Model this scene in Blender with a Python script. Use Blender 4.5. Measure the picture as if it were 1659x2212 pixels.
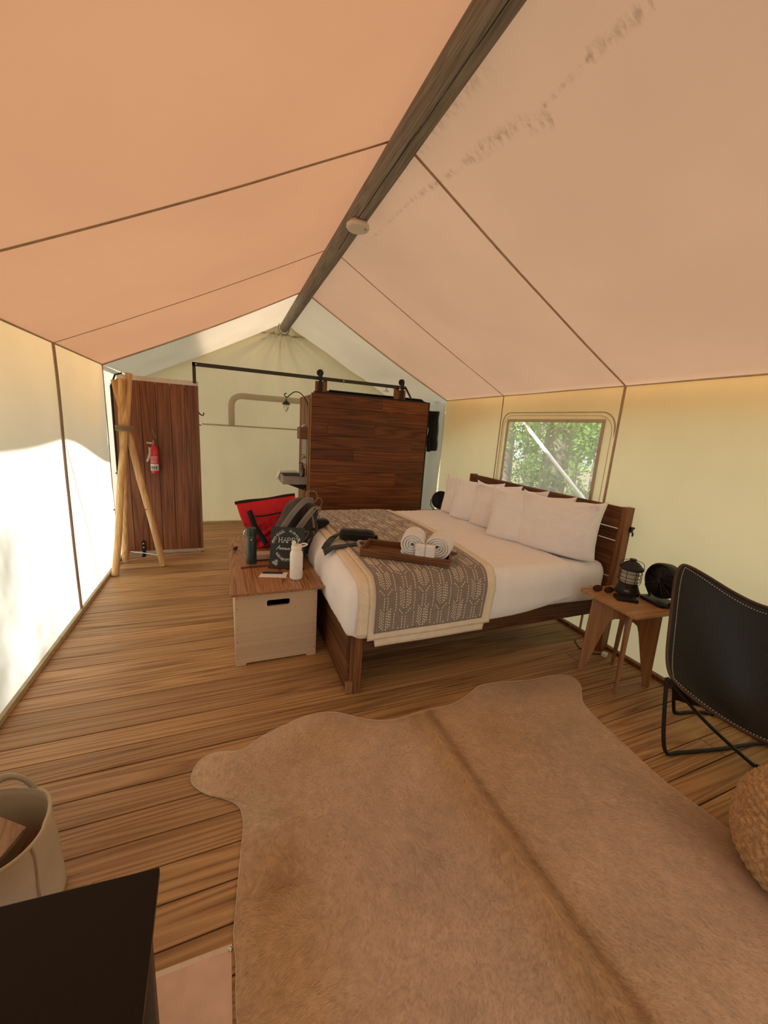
import bpy, math, random
import numpy as np
from mathutils import Vector, Matrix, Euler, noise
PI = math.pi
for o in list(bpy.data.objects): bpy.data.objects.remove(o)
S = bpy.context.scene
C = S.collection
random.seed(7); rng = np.random.default_rng(7)

# ------------------------------------------------------------------ camera
cam_d = bpy.data.cameras.new('camera'); cam = bpy.data.objects.new('camera', cam_d); C.objects.link(cam)
cam_d.sensor_fit = 'VERTICAL'; cam_d.sensor_height = 36.0; cam_d.lens = 36.0 * 830.0 / 2212.0
cam_d.clip_start = 0.02; cam_d.clip_end = 200
Rw = Matrix(((0.925, -0.019, 0.379), (-0.374, -0.218, 0.901), (0.065, -0.976, -0.209)))
cx_ = Rw.col[0].copy(); cz_ = -Rw.col[2].copy(); cz_.normalize()
cx_ = (cx_ - cz_ * cx_.dot(cz_)).normalized(); cy_ = cz_.cross(cx_)
M3 = Matrix((cx_, cy_, cz_)).transposed()
cam.matrix_world = Matrix.Translation((0, 0, 1.55)) @ M3.to_4x4()
S.camera = cam
# ------------------------------------------------------------------ world, sun, exposure
W = bpy.data.worlds.new('sky'); S.world = W; W.use_nodes = True
bg = W.node_tree.nodes['Background']
bg.inputs[0].default_value = (0.90, 0.95, 0.92, 1); bg.inputs[1].default_value = 1.5
sun_d = bpy.data.lights.new('sun', 'SUN'); sun = bpy.data.objects.new('sun', sun_d); C.objects.link(sun)
sun_d.energy = 14.0; sun_d.angle = math.radians(2.2); sun_d.color = (1.0, 0.97, 0.92)
sdir = Vector((0.74, 0.04, -0.66))      # travel direction of the light
sun.rotation_euler = sdir.to_track_quat('-Z', 'Y').to_euler(); sun.location = (-6, 2, 6)
S.view_settings.view_transform = 'Standard'; S.view_settings.look = 'None'
S.view_settings.gamma = 1.0; S.view_settings.use_curve_mapping = False
S.view_settings.exposure = 0.25
# tent dimensions
XL, XR, XC = -1.07, 2.735, 0.83
ZE, ZR = 1.98, 2.965
Y0, YM, YB = -1.35, 4.62, 6.16

# ------------------------------------------------------------------ helpers
class MB:
    def __init__(s): s.v = []; s.f = []
    def add(s, vs, fs):
        n = len(s.v); s.v += [tuple(p) for p in vs]; s.f += [tuple(i + n for i in q) for q in fs]; return s
    def box(s, x0, y0, z0, x1, y1, z1):
        vs = [(x0,y0,z0),(x1,y0,z0),(x1,y1,z0),(x0,y1,z0),(x0,y0,z1),(x1,y0,z1),(x1,y1,z1),(x0,y1,z1)]
        return s.add(vs, [(3,2,1,0),(4,5,6,7),(0,1,5,4),(1,2,6,5),(2,3,7,6),(3,0,4,7)])
    def obox(s, c, size, rot=(0,0,0)):
        R = rot if isinstance(rot, Matrix) else Euler(rot).to_matrix()
        hx, hy, hz = size[0]/2, size[1]/2, size[2]/2; c = Vector(c)
        vs = [c + R @ Vector((a*hx, b*hy, d*hz)) for d in (-1,1) for a, b in ((-1,-1),(1,-1),(1,1),(-1,1))]
        return s.add(vs, [(3,2,1,0),(4,5,6,7),(0,1,5,4),(1,2,6,5),(2,3,7,6),(3,0,4,7)])
    def tube(s, pts, r, n=8, closed=False, caps=True, flat=1.0, up=None):
        P = [Vector(p) for p in pts]; m = len(P)
        rr = r if isinstance(r, (list, tuple)) else [r]*m
        T = []
        for i in range(m):
            a = P[(i-1) % m] if (closed or i > 0) else P[i]; b = P[(i+1) % m] if (closed or i < m-1) else P[i]
            T.append((b-a).normalized())
        u = Vector(up) if up else (Vector((0,0,1)) if abs(T[0].z) < .9 else Vector((1,0,0)))
        u = (u - T[0]*u.dot(T[0])).normalized(); vs = []
        for i in range(m):
            if up: u = Vector(up)
            u = (u - T[i]*u.dot(T[i])).normalized(); w = T[i].cross(u)
            for k in range(n):
                a = 2*PI*k/n; vs.append(P[i] + (w*math.cos(a) + u*math.sin(a)*flat)*rr[i])
        fs = []
        for i in range(m if closed else m-1):
            j = (i+1) % m
            for k in range(n):
                l = (k+1) % n; fs.append((i*n+k, i*n+l, j*n+l, j*n+k))
        if caps and not closed:
            fs.append(tuple(range(n-1, -1, -1))); fs.append(tuple(range((m-1)*n, m*n)))
        return s.add(vs, fs)
    def lathe(s, prof, c=(0,0,0), n=32, R=None, caps=True):
        c = Vector(c); R = R or Matrix.Identity(3); vs = []
        for r, z in prof:
            for k in range(n):
                a = 2*PI*k/n; vs.append(c + R @ Vector((r*math.cos(a), r*math.sin(a), z)))
        fs = []
        for i in range(len(prof)-1):
            for k in range(n):
                l = (k+1) % n; fs.append((i*n+k, i*n+l, (i+1)*n+l, (i+1)*n+k))
        if caps:
            if prof[0][0] > 1e-5: fs.append(tuple(range(n-1, -1, -1)))
            if prof[-1][0] > 1e-5: fs.append(tuple(range((len(prof)-1)*n, len(prof)*n)))
        return s.add(vs, fs)
    def prism(s, poly, axis, a, b):
        n = len(poly)
        def P(p, t):
            return (t, p[0], p[1]) if axis == 'x' else ((p[0], t, p[1]) if axis == 'y' else (p[0], p[1], t))
        vs = [P(p, a) for p in poly] + [P(p, b) for p in poly]
        fs = [tuple(range(n-1, -1, -1)), tuple(range(n, 2*n))] + [(i, (i+1) % n, (i+1) % n + n, i+n) for i in range(n)]
        return s.add(vs, fs)
    def grid(s, fn, nu, nv, wrap=False):
        vs = [fn(i/(nu if wrap else nu-1), j/(nv-1)) for i in range(nu) for j in range(nv)]
        fs = []
        for i in range(nu if wrap else nu-1):
            k = (i+1) % nu
            for j in range(nv-1): fs.append((i*nv+j, k*nv+j, k*nv+j+1, i*nv+j+1))
        return s.add(vs, fs)
    def sphere(s, c, r, nu=16, nv=10):
        rx, ry, rz = r if isinstance(r, (tuple, list)) else (r, r, r); prof = []
        vs = []; c = Vector(c)
        for j in range(nv+1):
            t = PI*j/nv
            for k in range(nu):
                a = 2*PI*k/nu; vs.append(c + Vector((rx*math.sin(t)*math.cos(a), ry*math.sin(t)*math.sin(a), rz*math.cos(t))))
        fs = [(j*nu+k, (j+1)*nu+k, (j+1)*nu+(k+1) % nu, j*nu+(k+1) % nu) for j in range(nv) for k in range(nu)]
        return s.add(vs, fs)
    def build(s, name, mat, parent=None, smooth=False, bevel=0, bseg=2, thick=0, kind=None, label=None, fixn=False):
        if parent is not None:
            root = parent
            while root.parent: root = root.parent
            Mi = Matrix.LocRotScale(root.location, root.rotation_euler, None).inverted()
            vs = [tuple(Mi @ Vector(p)) for p in s.v]
        else: vs = s.v
        me = bpy.data.meshes.new(name); me.from_pydata(vs, [], s.f); me.update()
        if fixn:
            import bmesh
            bm = bmesh.new(); bm.from_mesh(me); bmesh.ops.remove_doubles(bm, verts=bm.verts, dist=1e-5)
            bmesh.ops.recalc_face_normals(bm, faces=bm.faces); bm.to_mesh(me); bm.free()
        if smooth:
            me.polygons.foreach_set('use_smooth', [True]*len(me.polygons))
            me.set_sharp_from_angle(angle=math.radians(smooth if smooth > 1 else 38))
        me.materials.append(mat)
        o = bpy.data.objects.new(name, me); C.objects.link(o)
        if parent is not None: o.parent = parent
        if thick:
            m = o.modifiers.new('solid', 'SOLIDIFY'); m.thickness = thick; m.offset = 0
        if bevel:
            m = o.modifiers.new('bevel', 'BEVEL'); m.width = bevel; m.segments = bseg; m.limit_method = 'ANGLE'; m.angle_limit = math.radians(40)
        if kind: o['kind'] = kind
        if label: o['label'] = label
        return o
def thing(name, label, cat, loc=(0,0,0), rz=0, group=None):
    o = bpy.data.objects.new(name, None); C.objects.link(o); o.empty_display_size = .05
    o.location = loc; o.rotation_euler = (0, 0, rz) if not isinstance(rz, tuple) else rz
    o['label'] = label; o['category'] = cat
    if group: o['group'] = group
    return o
def tag(o, label, cat, group=None):
    o['label'] = label; o['category'] = cat
    if group: o['group'] = group
    return o
def struct(o): o['kind'] = 'structure'; return o
def spline(pts, n=8, closed=False):
    P = [Vector(p) for p in pts]; m = len(P); out = []
    for i in range(m if closed else m-1):
        g = lambda k: P[k % m] if closed else P[max(0, min(m-1, k))]
        a, b, c, d = g(i-1), g(i), g(i+1), g(i+2)
        for k in range(n):
            t = k/n; out.append(0.5*((2*b) + (c-a)*t + (2*a-5*b+4*c-d)*t*t + (3*b-a-3*c+d)*t**3))
    if not closed: out.append(P[-1])
    return out
def nz(x, y, z=0.0): return noise.noise(Vector((x, y, z)))
def sm(a, b, x):
    t = max(0.0, min(1.0, (x-a)/(b-a))); return t*t*(3-2*t)

# ------------------------------------------------------------------ materials
def newmat(name):
    m = bpy.data.materials.new(name); m.use_nodes = True; nt = m.node_tree
    for n in list(nt.nodes): nt.nodes.remove(n)
    out = nt.nodes.new('ShaderNodeOutputMaterial'); return m, nt, out
def N(nt, t, **kw):
    n = nt.nodes.new(t)
    for k, v in kw.items():
        if k.startswith('i_'): n.inputs[int(k[2:])].default_value = v
        else: setattr(n, k, v)
    return n
def ramp(nt, fac, stops):
    r = N(nt, 'ShaderNodeValToRGB'); els = r.color_ramp.elements
    while len(els) < len(stops): els.new(0.5)
    for e, (p, c) in zip(els, stops): e.position = p; e.color = (*c, 1) if len(c) == 3 else c
    nt.links.new(fac, r.inputs[0]); return r.outputs[0]
def principled(nt, out, rough=.5, metal=0, spec=.5):
    p = N(nt, 'ShaderNodeBsdfPrincipled'); p.inputs['Roughness'].default_value = rough; p.inputs['Metallic'].default_value = metal
    p.inputs['Specular IOR Level'].default_value = spec
    nt.links.new(p.outputs[0], out.inputs[0]); return p
def bump(nt, h, p, strength=.3, dist=.002):
    b = N(nt, 'ShaderNodeBump'); b.inputs['Strength'].default_value = strength; b.inputs['Distance'].default_value = dist
    nt.links.new(h, b.inputs['Height']); nt.links.new(b.outputs[0], p.inputs['Normal']); return b
def plain(name, col, rough=.5, metal=0, spec=.5, var=.12, scale=30, bs=.15, bd=.001):
    m, nt, out = newmat(name); p = principled(nt, out, rough, metal, spec)
    tc = N(nt, 'ShaderNodeTexCoord'); no = N(nt, 'ShaderNodeTexNoise'); no.inputs['Scale'].default_value = scale; no.inputs['Detail'].default_value = 5
    nt.links.new(tc.outputs['Object'], no.inputs['Vector'])
    c = ramp(nt, no.outputs[0], [(.25, [v*(1-var) for v in col]), (.75, [min(1, v*(1+var)) for v in col])])
    nt.links.new(c, p.inputs['Base Color'])
    if bs: bump(nt, no.outputs[0], p, bs, bd)
    return m
def wood(name, c1, c2, axis='x', scale=1.0, rough=.5, rings=7.0, var=.25, spec=.35, dark=None, knots=True, gw=.42):
    """long-grain wood: contour lines of a stretched noise (cathedral grain) plus fine fibres"""
    m, nt, out = newmat(name); p = principled(nt, out, rough, 0, spec); L = nt.links.new
    tc = N(nt, 'ShaderNodeTexCoord'); oi = N(nt, 'ShaderNodeObjectInfo')
    sc = N(nt, 'ShaderNodeVectorMath', operation='SCALE'); L(oi.outputs['Random'], sc.inputs[3]); sc.inputs[0].default_value = (17, 31, 23)
    ad = N(nt, 'ShaderNodeVectorMath', operation='ADD'); L(tc.outputs['Object'], ad.inputs[0]); L(sc.outputs[0], ad.inputs[1])
    def mp(l, a):
        q = N(nt, 'ShaderNodeMapping'); s = [a*scale]*3; s['xyz'.index(axis)] = l*scale
        q.inputs['Scale'].default_value = s; L(ad.outputs[0], q.inputs[0]); return q.outputs[0]
    n1 = N(nt, 'ShaderNodeTexNoise'); n1.inputs['Scale'].default_value = 1; n1.inputs['Detail'].default_value = 1.2; n1.inputs['Roughness'].default_value = .45; L(mp(.36, 11.0), n1.inputs['Vector'])
    mu = N(nt, 'ShaderNodeMath', operation='MULTIPLY'); L(n1.outputs[0], mu.inputs[0]); mu.inputs[1].default_value = rings*4
    pp = N(nt, 'ShaderNodeMath', operation='PINGPONG'); L(mu.outputs[0], pp.inputs[0]); pp.inputs[1].default_value = 1.0
    n2 = N(nt, 'ShaderNodeTexNoise'); n2.inputs['Scale'].default_value = 1; n2.inputs['Detail'].default_value = 6; n2.inputs['Roughness'].default_value = .7; L(mp(3.5, 190), n2.inputs['Vector'])
    n3 = N(nt, 'ShaderNodeTexNoise'); n3.inputs['Scale'].default_value = 1; n3.inputs['Detail'].default_value = 3; L(mp(1.2, 4), n3.inputs['Vector'])
    pw = N(nt, 'ShaderNodeMath', operation='MULTIPLY'); L(pp.outputs[0], pw.inputs[0]); pw.inputs[1].default_value = gw
    a = N(nt, 'ShaderNodeMath', operation='MULTIPLY_ADD'); L(n2.outputs[0], a.inputs[0]); a.inputs[1].default_value = .8; L(pw.outputs[0], a.inputs[2])
    a2 = N(nt, 'ShaderNodeMath', operation='MULTIPLY_ADD'); L(n3.outputs[0], a2.inputs[0]); a2.inputs[1].default_value = .5; L(a.outputs[0], a2.inputs[2])
    d = dark or [v*.55 for v in c2]
    col = ramp(nt, a2.outputs[0], [(.38, d), (.68, c2), (1.0, c1), (1.0, c1)])
    # ramp clamps at 1, so compress
    a2b = N(nt, 'ShaderNodeMath', operation='MULTIPLY'); L(a2.outputs[0], a2b.inputs[0]); a2b.inputs[1].default_value = .85
    nt.links.new(a2b.outputs[0], col.node.inputs[0])
    hv = N(nt, 'ShaderNodeHueSaturation'); L(col, hv.inputs['Color'])
    mr = N(nt, 'ShaderNodeMapRange'); L(oi.outputs['Random'], mr.inputs[0]); mr.inputs[3].default_value = 1-var*.6; mr.inputs[4].default_value = 1+var*.6
    L(mr.outputs[0], hv.inputs['Value']); L(hv.outputs[0], p.inputs['Base Color'])
    bump(nt, a.outputs[0], p, .25, .0008)
    return m
def canvas(name, refl, trans, tf=.4, scale=2.0, stain=.06, weave=True, nrm=.25):
    """thin cloth: diffuse reflection plus diffuse transmission"""
    m, nt, out = newmat(name); L = nt.links.new
    tc = N(nt, 'ShaderNodeTexCoord'); n1 = N(nt, 'ShaderNodeTexNoise'); n1.inputs['Scale'].default_value = scale; n1.inputs['Detail'].default_value = 4
    L(tc.outputs['Object'], n1.inputs['Vector'])
    c1 = ramp(nt, n1.outputs[0], [(.3, [v*(1-stain) for v in refl]), (.7, [min(1, v*(1+stain)) for v in refl])])
    c2 = ramp(nt, n1.outputs[0], [(.3, [v*(1-stain) for v in trans]), (.7, [min(1, v*(1+stain)) for v in trans])])
    d = N(nt, 'ShaderNodeBsdfDiffuse'); t = N(nt, 'ShaderNodeBsdfTranslucent'); mx = N(nt, 'ShaderNodeMixShader'); mx.inputs[0].default_value = tf
    L(c1, d.inputs[0]); L(c2, t.inputs[0]); L(d.outputs[0], mx.inputs[1]); L(t.outputs[0], mx.inputs[2]); L(mx.outputs[0], out.inputs[0])
    n2 = N(nt, 'ShaderNodeTexNoise'); n2.inputs['Scale'].default_value = 9; n2.inputs['Detail'].default_value = 8; L(tc.outputs['Object'], n2.inputs['Vector'])
    b = N(nt, 'ShaderNodeBump'); b.inputs['Strength'].default_value = nrm; b.inputs['Distance'].default_value = .01; L(n2.outputs[0], b.inputs['Height']); L(b.outputs[0], d.inputs['Normal'])
    return m
def cloth(name, col, rough=.95, var=.05, scale=300, bs=.4, bd=.0008, sheen=.2, big=8):
    m, nt, out = newmat(name); p = principled(nt, out, rough, 0, .2); L = nt.links.new
    p.inputs['Sheen Weight'].default_value = sheen
    tc = N(nt, 'ShaderNodeTexCoord'); n1 = N(nt, 'ShaderNodeTexNoise'); n1.inputs['Scale'].default_value = scale; n1.inputs['Detail'].default_value = 3
    n2 = N(nt, 'ShaderNodeTexNoise'); n2.inputs['Scale'].default_value = big; n2.inputs['Detail'].default_value = 6
    for q in (n1, n2): L(tc.outputs['Object'], q.inputs['Vector'])
    a = N(nt, 'ShaderNodeMath', operation='ADD'); L(n1.outputs[0], a.inputs[0]); L(n2.outputs[0], a.inputs[1])
    h = N(nt, 'ShaderNodeMath', operation='MULTIPLY'); L(a.outputs[0], h.inputs[0]); h.inputs[1].default_value = .5
    c = ramp(nt, h.outputs[0], [(.35, [v*(1-var) for v in col]), (.65, [min(1, v*(1+var)) for v in col])]); L(c, p.inputs['Base Color'])
    bump(nt, a.outputs[0], p, bs, bd); return m
def glassy(name, col=(1,1,1), alpha=.3, rough=.05):
    m, nt, out = newmat(name); L = nt.links.new
    t = N(nt, 'ShaderNodeBsdfTransparent'); g = N(nt, 'ShaderNodeBsdfGlossy'); g.inputs['Roughness'].default_value = rough
    g.inputs[0].default_value = (*col, 1); mx = N(nt, 'ShaderNodeMixShader'); mx.inputs[0].default_value = alpha
    L(t.outputs[0], mx.inputs[1]); L(g.outputs[0], mx.inputs[2]); L(mx.outputs[0], out.inputs[0]); return m

mt = {}
mt['floor'] = wood('deck_wood', (.485,.285,.128), (.35,.19,.08), 'x', 1.0, .5, rings=5.5, var=.26, dark=(.13,.055,.02), gw=.5)
mt['subfloor'] = plain('subfloor_dark', (.03,.018,.01), .9)
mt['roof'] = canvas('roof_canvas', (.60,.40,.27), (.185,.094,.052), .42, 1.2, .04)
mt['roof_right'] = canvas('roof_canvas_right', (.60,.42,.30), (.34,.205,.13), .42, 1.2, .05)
def add_stains(m, segs):
    nt = m.node_tree; L = nt.links.new; tc = N(nt, 'ShaderNodeTexCoord'); sx = N(nt, 'ShaderNodeSeparateXYZ'); L(tc.outputs['Object'], sx.inputs[0])
    def M(op, a, b=None, c=None):
        q = N(nt, 'ShaderNodeMath', operation=op)
        for i, v in enumerate((a, b, c)):
            if v is None: continue
            if isinstance(v, (int, float)): q.inputs[i].default_value = v
            else: L(v, q.inputs[i])
        return q.outputs[0]
    no = N(nt, 'ShaderNodeTexNoise'); no.inputs['Scale'].default_value = 15; no.inputs['Detail'].default_value = 8; no.inputs['Roughness'].default_value = .7
    mp = N(nt, 'ShaderNodeMapping'); mp.inputs['Rotation'].default_value = (0, 0, .6); mp.inputs['Scale'].default_value = (1, 2.4, 1); L(tc.outputs['Object'], mp.inputs[0]); L(mp.outputs[0], no.inputs['Vector'])
    tot = None
    for (xa, ya, xb, yb, w, k) in segs:
        dx, dy = xb-xa, yb-ya; l = math.hypot(dx, dy); px, py = M('SUBTRACT', sx.outputs[0], xa), M('SUBTRACT', sx.outputs[1], ya)
        t = M('DIVIDE', M('ADD', M('MULTIPLY', px, dx), M('MULTIPLY', py, dy)), l*l)
        d = M('ABSOLUTE', M('DIVIDE', M('SUBTRACT', M('MULTIPLY', px, dy), M('MULTIPLY', py, dx)), l))
        d2 = M('MAXIMUM', M('SUBTRACT', 1, M('DIVIDE', d, w)), 0)
        inr = M('MULTIPLY', M('GREATER_THAN', t, 0), M('LESS_THAN', t, 1)); g = M('MULTIPLY', M('MULTIPLY', d2, inr), k)
        tot = g if tot is None else M('MAXIMUM', tot, g)
    thr = N(nt, 'ShaderNodeMapRange'); thr.interpolation_type = 'SMOOTHSTEP'; L(no.outputs[0], thr.inputs[0]); thr.inputs[1].default_value = .42; thr.inputs[2].default_value = .68
    fac = M('MULTIPLY', tot, thr.outputs[0])
    for n in [q for q in nt.nodes if q.type in ('BSDF_DIFFUSE', 'BSDF_TRANSLUCENT')]:
        src = n.inputs[0].links[0].from_socket; mx = N(nt, 'ShaderNodeMix', data_type='RGBA'); L(fac, mx.inputs[0]); L(src, mx.inputs[6])
        mx.inputs[7].default_value = (.20, .12, .065, 1); L(mx.outputs[2], n.inputs[0])
add_stains(mt['roof_right'], [(.985,3.05,1.03,2.35,.014,.45),(1.03,2.35,1.10,1.79,.022,.75),(1.09,1.85,1.125,1.57,.040,.9),(1.12,1.60,1.195,1.425,.045,.75),(1.15,1.43,1.14,1.20,.014,1.0),(1.14,1.22,1.155,1.02,.03,.8),(.90,2.6,.93,1.5,.05,.45)])
mt['white'] = canvas('white_canvas', (.66,.64,.56), (.50,.46,.39), .38, 1.2, .06, nrm=.5)
mt['wall'] = canvas('wall_canvas', (.74,.67,.56), (.60,.63,.58), .40, 1.6, .05, nrm=.4)
mt['wallr'] = canvas('right_wall_canvas', (.72,.63,.44), (.88,.75,.47), .42, 1.0, .06)  # yellow of light filtered by the fly is put into this colour
mt['back'] = canvas('back_wall_canvas', (.62,.53,.38), (.56,.47,.31), .38, 1.0, .08, nrm=.6)
mt['fly'] = canvas('fly_single_layer', (.66,.48,.32), (.92,.56,.30), .55, 1.2, .04)
mt['flyrear'] = canvas('rear_fly_sheet', (.66,.54,.44), (.98,.84,.70), .6, 1.2, .04)
mt['seam'] = canvas('seam_tape', (.60,.47,.33), (.62,.42,.27), .42, 20, .1)
mt['hem'] = canvas('hem_tape', (.55,.47,.32), (.4,.33,.2), .12, 20, .1)
mt['log'] = wood('weathered_log', (.30,.275,.235), (.23,.205,.17), 'y', 3.2, .9, rings=3, dark=(.12,.10,.08), spec=.1)
mt['crack'] = plain('crack_dark', (.008,.006,.004), .95)
mt['pole'] = wood('peeled_pole', (.74,.50,.25), (.60,.36,.15), 'z', 1.5, .55, rings=2.5, var=.15, dark=(.42,.22,.08))
mt['panelwood'] = wood('partition_cedar', (.27,.105,.045), (.175,.063,.027), 'z', 1.0, .45, rings=6, var=.35, dark=(.06,.022,.01))
mt['barnwood'] = wood('barn_door_pine', (.24,.080,.020), (.14,.042,.010), 'x', 1.0, .5, rings=6, var=.45, dark=(.045,.015,.006))
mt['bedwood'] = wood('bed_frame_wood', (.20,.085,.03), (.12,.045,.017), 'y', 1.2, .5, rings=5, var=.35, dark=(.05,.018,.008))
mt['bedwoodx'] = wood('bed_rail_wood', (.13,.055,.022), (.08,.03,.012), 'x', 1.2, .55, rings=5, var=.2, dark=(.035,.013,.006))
mt['bedwoodz'] = wood('bed_post_wood', (.30,.13,.05), (.18,.072,.026), 'z', 1.5, .5, rings=4, var=.2, dark=(.08,.03,.012))
mt['lid'] = wood('chest_lid_wood', (.44,.21,.085), (.27,.11,.04), 'y', 1.5, .33, rings=8, var=.1, dark=(.05,.017,.006), spec=.5, gw=.8)
mt['ply'] = wood('chest_plywood', (.64,.47,.31), (.60,.43,.27), 'x', 1.0, .5, rings=1.6, var=.03, dark=(.53,.37,.22))
mt['birch'] = wood('stool_birch_plywood', (.52,.30,.15), (.43,.23,.105), 'x', 1.3, .4, rings=3, var=.15, dark=(.30,.15,.06))
mt['birchz'] = wood('stool_leg_plywood', (.40,.215,.10), (.33,.165,.072), 'z', 1.3, .45, rings=2.5, var=.1, dark=(.24,.115,.045))
mt['tray'] = wood('tray_wood', (.26,.12,.05), (.16,.068,.026), 'x', 2.5, .45, rings=4, var=.15, dark=(.07,.026,.01))
mt['black'] = plain('black_metal', (.014,.013,.011), .42, 0, .35)
mt['blackplastic'] = plain('black_plastic', (.010,.009,.008), .38, 0, .35, var=.1, bs=.05)
mt['track'] = plain('track_steel', (.045,.047,.035), .4, .5)
mt['alu'] = plain('aluminium_strip', (.62,.58,.52), .35, .75, var=.08)
mt['chrome'] = plain('chrome', (.7,.68,.64), .2, 1, bs=0)
mt['leather'] = plain('dark_leather', (.016,.0125,.009), .48, 0, .28, var=.25, scale=90, bs=.35, bd=.0012)
mt['leather_edge'] = plain('leather_piping', (.07,.035,.02), .5, 0, .4, scale=200, bs=.4)
mt['stitch'] = plain('white_thread', (.75,.70,.6), .8, bs=0)
mt['linen'] = cloth('white_linen', (.90,.885,.90), var=.03, scale=500, bs=.3, bd=.0006, big=14)
mt['sheet'] = cloth('white_sheet', (.90,.88,.90), var=.03, scale=260, bs=.35, bd=.0008, big=10)
mt['towel'] = cloth('white_terry', (.92,.90,.89), var=.10, scale=420, bs=1.0, bd=.003, big=60, sheen=.5)
mt['cream'] = cloth('cream_quilt_border', (.80,.70,.54), var=.08, scale=160, bs=.8, bd=.002, big=30)
mt['grey'] = cloth('grey_blanket', (.255,.21,.18), var=.14, scale=420, bs=.5, bd=.001, big=40)
mt['yarn'] = cloth('cream_yarn', (.88,.79,.67), var=.05, scale=200, bs=.2)
mt['bagblack'] = cloth('black_nylon', (.012,.011,.011), .7, var=.2, scale=400, bs=.4)
mt['red'] = cloth('red_nylon', (.56,.018,.030), .55, var=.12, scale=200, bs=.5, bd=.002, big=18, sheen=0)
mt['pack'] = cloth('grey_pack_fabric', (.048,.039,.033), .8, var=.2, scale=300, bs=.6, bd=.002, big=14)
mt['packlight'] = cloth('light_grey_webbing', (.25,.225,.2), .8, var=.15, scale=300, bs=.4)
mt['packdark'] = cloth('dark_mesh', (.02,.018,.017), .8, var=.3, scale=500, bs=.6)
mt['greenbottle'] = plain('dark_green_enamel', (.022,.035,.030), .35, 0, .5, var=.08, bs=.05)
mt['whitebottle'] = plain('white_enamel', (.88,.84,.76), .4, 0, .5, var=.03, bs=.05)
mt['board'] = plain('chalkboard', (.022,.027,.025), .7, var=.2, scale=12)
mt['chalk'] = plain('white_chalk', (.78,.80,.78), .9, bs=0)
mt['redwood'] = wood('sign_base_wood', (.12,.035,.022), (.08,.022,.013), 'x', 3, .4)
mt['paper'] = plain('paper', (.84,.76,.72), .7, var=.03, bs=0)
mt['ext'] = plain('extinguisher_red', (.62,.02,.035), .25, 0, .6, var=.03, bs=0)
mt['labelw'] = plain('label_white', (.78,.76,.74), .5, var=.02, bs=0)
mt['labelr'] = plain('label_red', (.65,.05,.06), .5, var=.02, bs=0)
mt['labelk'] = plain('label_ink', (.12,.12,.16), .5, var=.02, bs=0)
mt['brass'] = plain('aged_brass', (.34,.24,.13), .4, .8)
mt['rope'] = cloth('hemp_rope', (.30,.22,.13), var=.3, scale=180, bs=1, bd=.003)
mt['concrete'] = plain('concrete_grey', (.30,.27,.23), .7, var=.15, scale=20, bs=.3)
mt['amber'] = plain('amber_glass', (.05,.018,.006), .12, 0, .8, bs=0)
mt['clear'] = glassy('clear_glass', (1,.97,.9), .25)
mt['frost'] = canvas('ribbed_lantern_glass', (.85,.82,.75), (.95,.93,.88), .6, 30)
mt['lens'] = plain('tinted_lens', (.045,.016,.007), .08, 0, .8, bs=0)
mt['jute'] = cloth('jute_braid', (.46,.28,.14), var=.35, scale=120, bs=1.0, bd=.003, big=45)
mt['duck'] = canvas('natural_canvas_bag', (.64,.54,.41), (.5,.4,.26), .12, 8, .08)
mt['kindling'] = wood('pale_board', (.50,.34,.23), (.40,.26,.17), 'y', 2, .7, rings=2)
mt['topblack'] = plain('black_table_top', (.010,.006,.004), .38, 0, .2, var=.3, scale=300, bs=.1)
mt['legbrown'] = plain('bronze_painted_leg', (.075,.045,.026), .5, .2)
mt['slab'] = plain('pink_beige_board', (.68,.44,.32), .75, var=.14, scale=14, bs=.15)
mt['detector'] = plain('detector_plastic', (.74,.66,.56), .5, var=.02, bs=0)
mt['polewhite'] = plain('white_pvc', (.95,.95,.95), .4, var=.01, bs=0)
mt['bark'] = plain('tree_bark', (.20,.16,.13), .95, var=.35, scale=18, bs=.8, bd=.02)
mt['ground'] = plain('forest_floor', (.16,.15,.08), .95, var=.4, scale=3)
mt['grille'] = plain('fan_grille', (.02,.019,.018), .35)
m, nt, out = newmat('leaf'); L = nt.links.new      # leaves let light through
oi = N(nt, 'ShaderNodeTexCoord'); no = N(nt, 'ShaderNodeTexNoise'); no.inputs['Scale'].default_value = 2.5; L(oi.outputs['Object'], no.inputs['Vector'])
c = ramp(nt, no.outputs[0], [(.3, (.07,.16,.03)), (.7, (.28,.46,.12))])
d = N(nt, 'ShaderNodeBsdfDiffuse'); t = N(nt, 'ShaderNodeBsdfTranslucent'); mx = N(nt, 'ShaderNodeMixShader'); mx.inputs[0].default_value = .5
L(c, d.inputs[0]); L(c, t.inputs[0]); L(d.outputs[0], mx.inputs[1]); L(t.outputs[0], mx.inputs[2]); L(mx.outputs[0], out.inputs[0]); mt['leaf'] = m
m, nt, out = newmat('vinyl_screen'); L = nt.links.new   # milky window vinyl with insect mesh
t = N(nt, 'ShaderNodeBsdfTransparent'); d = N(nt, 'ShaderNodeBsdfDiffuse'); d.inputs[0].default_value = (.45,.42,.34,1)
tl = N(nt, 'ShaderNodeBsdfTranslucent'); tl.inputs[0].default_value = (.75,.72,.62,1)
tc = N(nt, 'ShaderNodeTexCoord'); no = N(nt, 'ShaderNodeTexNoise'); no.inputs['Scale'].default_value = 3; no.inputs['Detail'].default_value = 6
mp = N(nt, 'ShaderNodeMapping'); mp.inputs['Scale'].default_value = (1, 4, .8); L(tc.outputs['Object'], mp.inputs[0]); L(mp.outputs[0], no.inputs['Vector'])
mr = N(nt, 'ShaderNodeMapRange'); L(no.outputs[0], mr.inputs[0]); mr.inputs[1].default_value = .3; mr.inputs[2].default_value = .75; mr.inputs[3].default_value = .30; mr.inputs[4].default_value = .52
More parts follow.
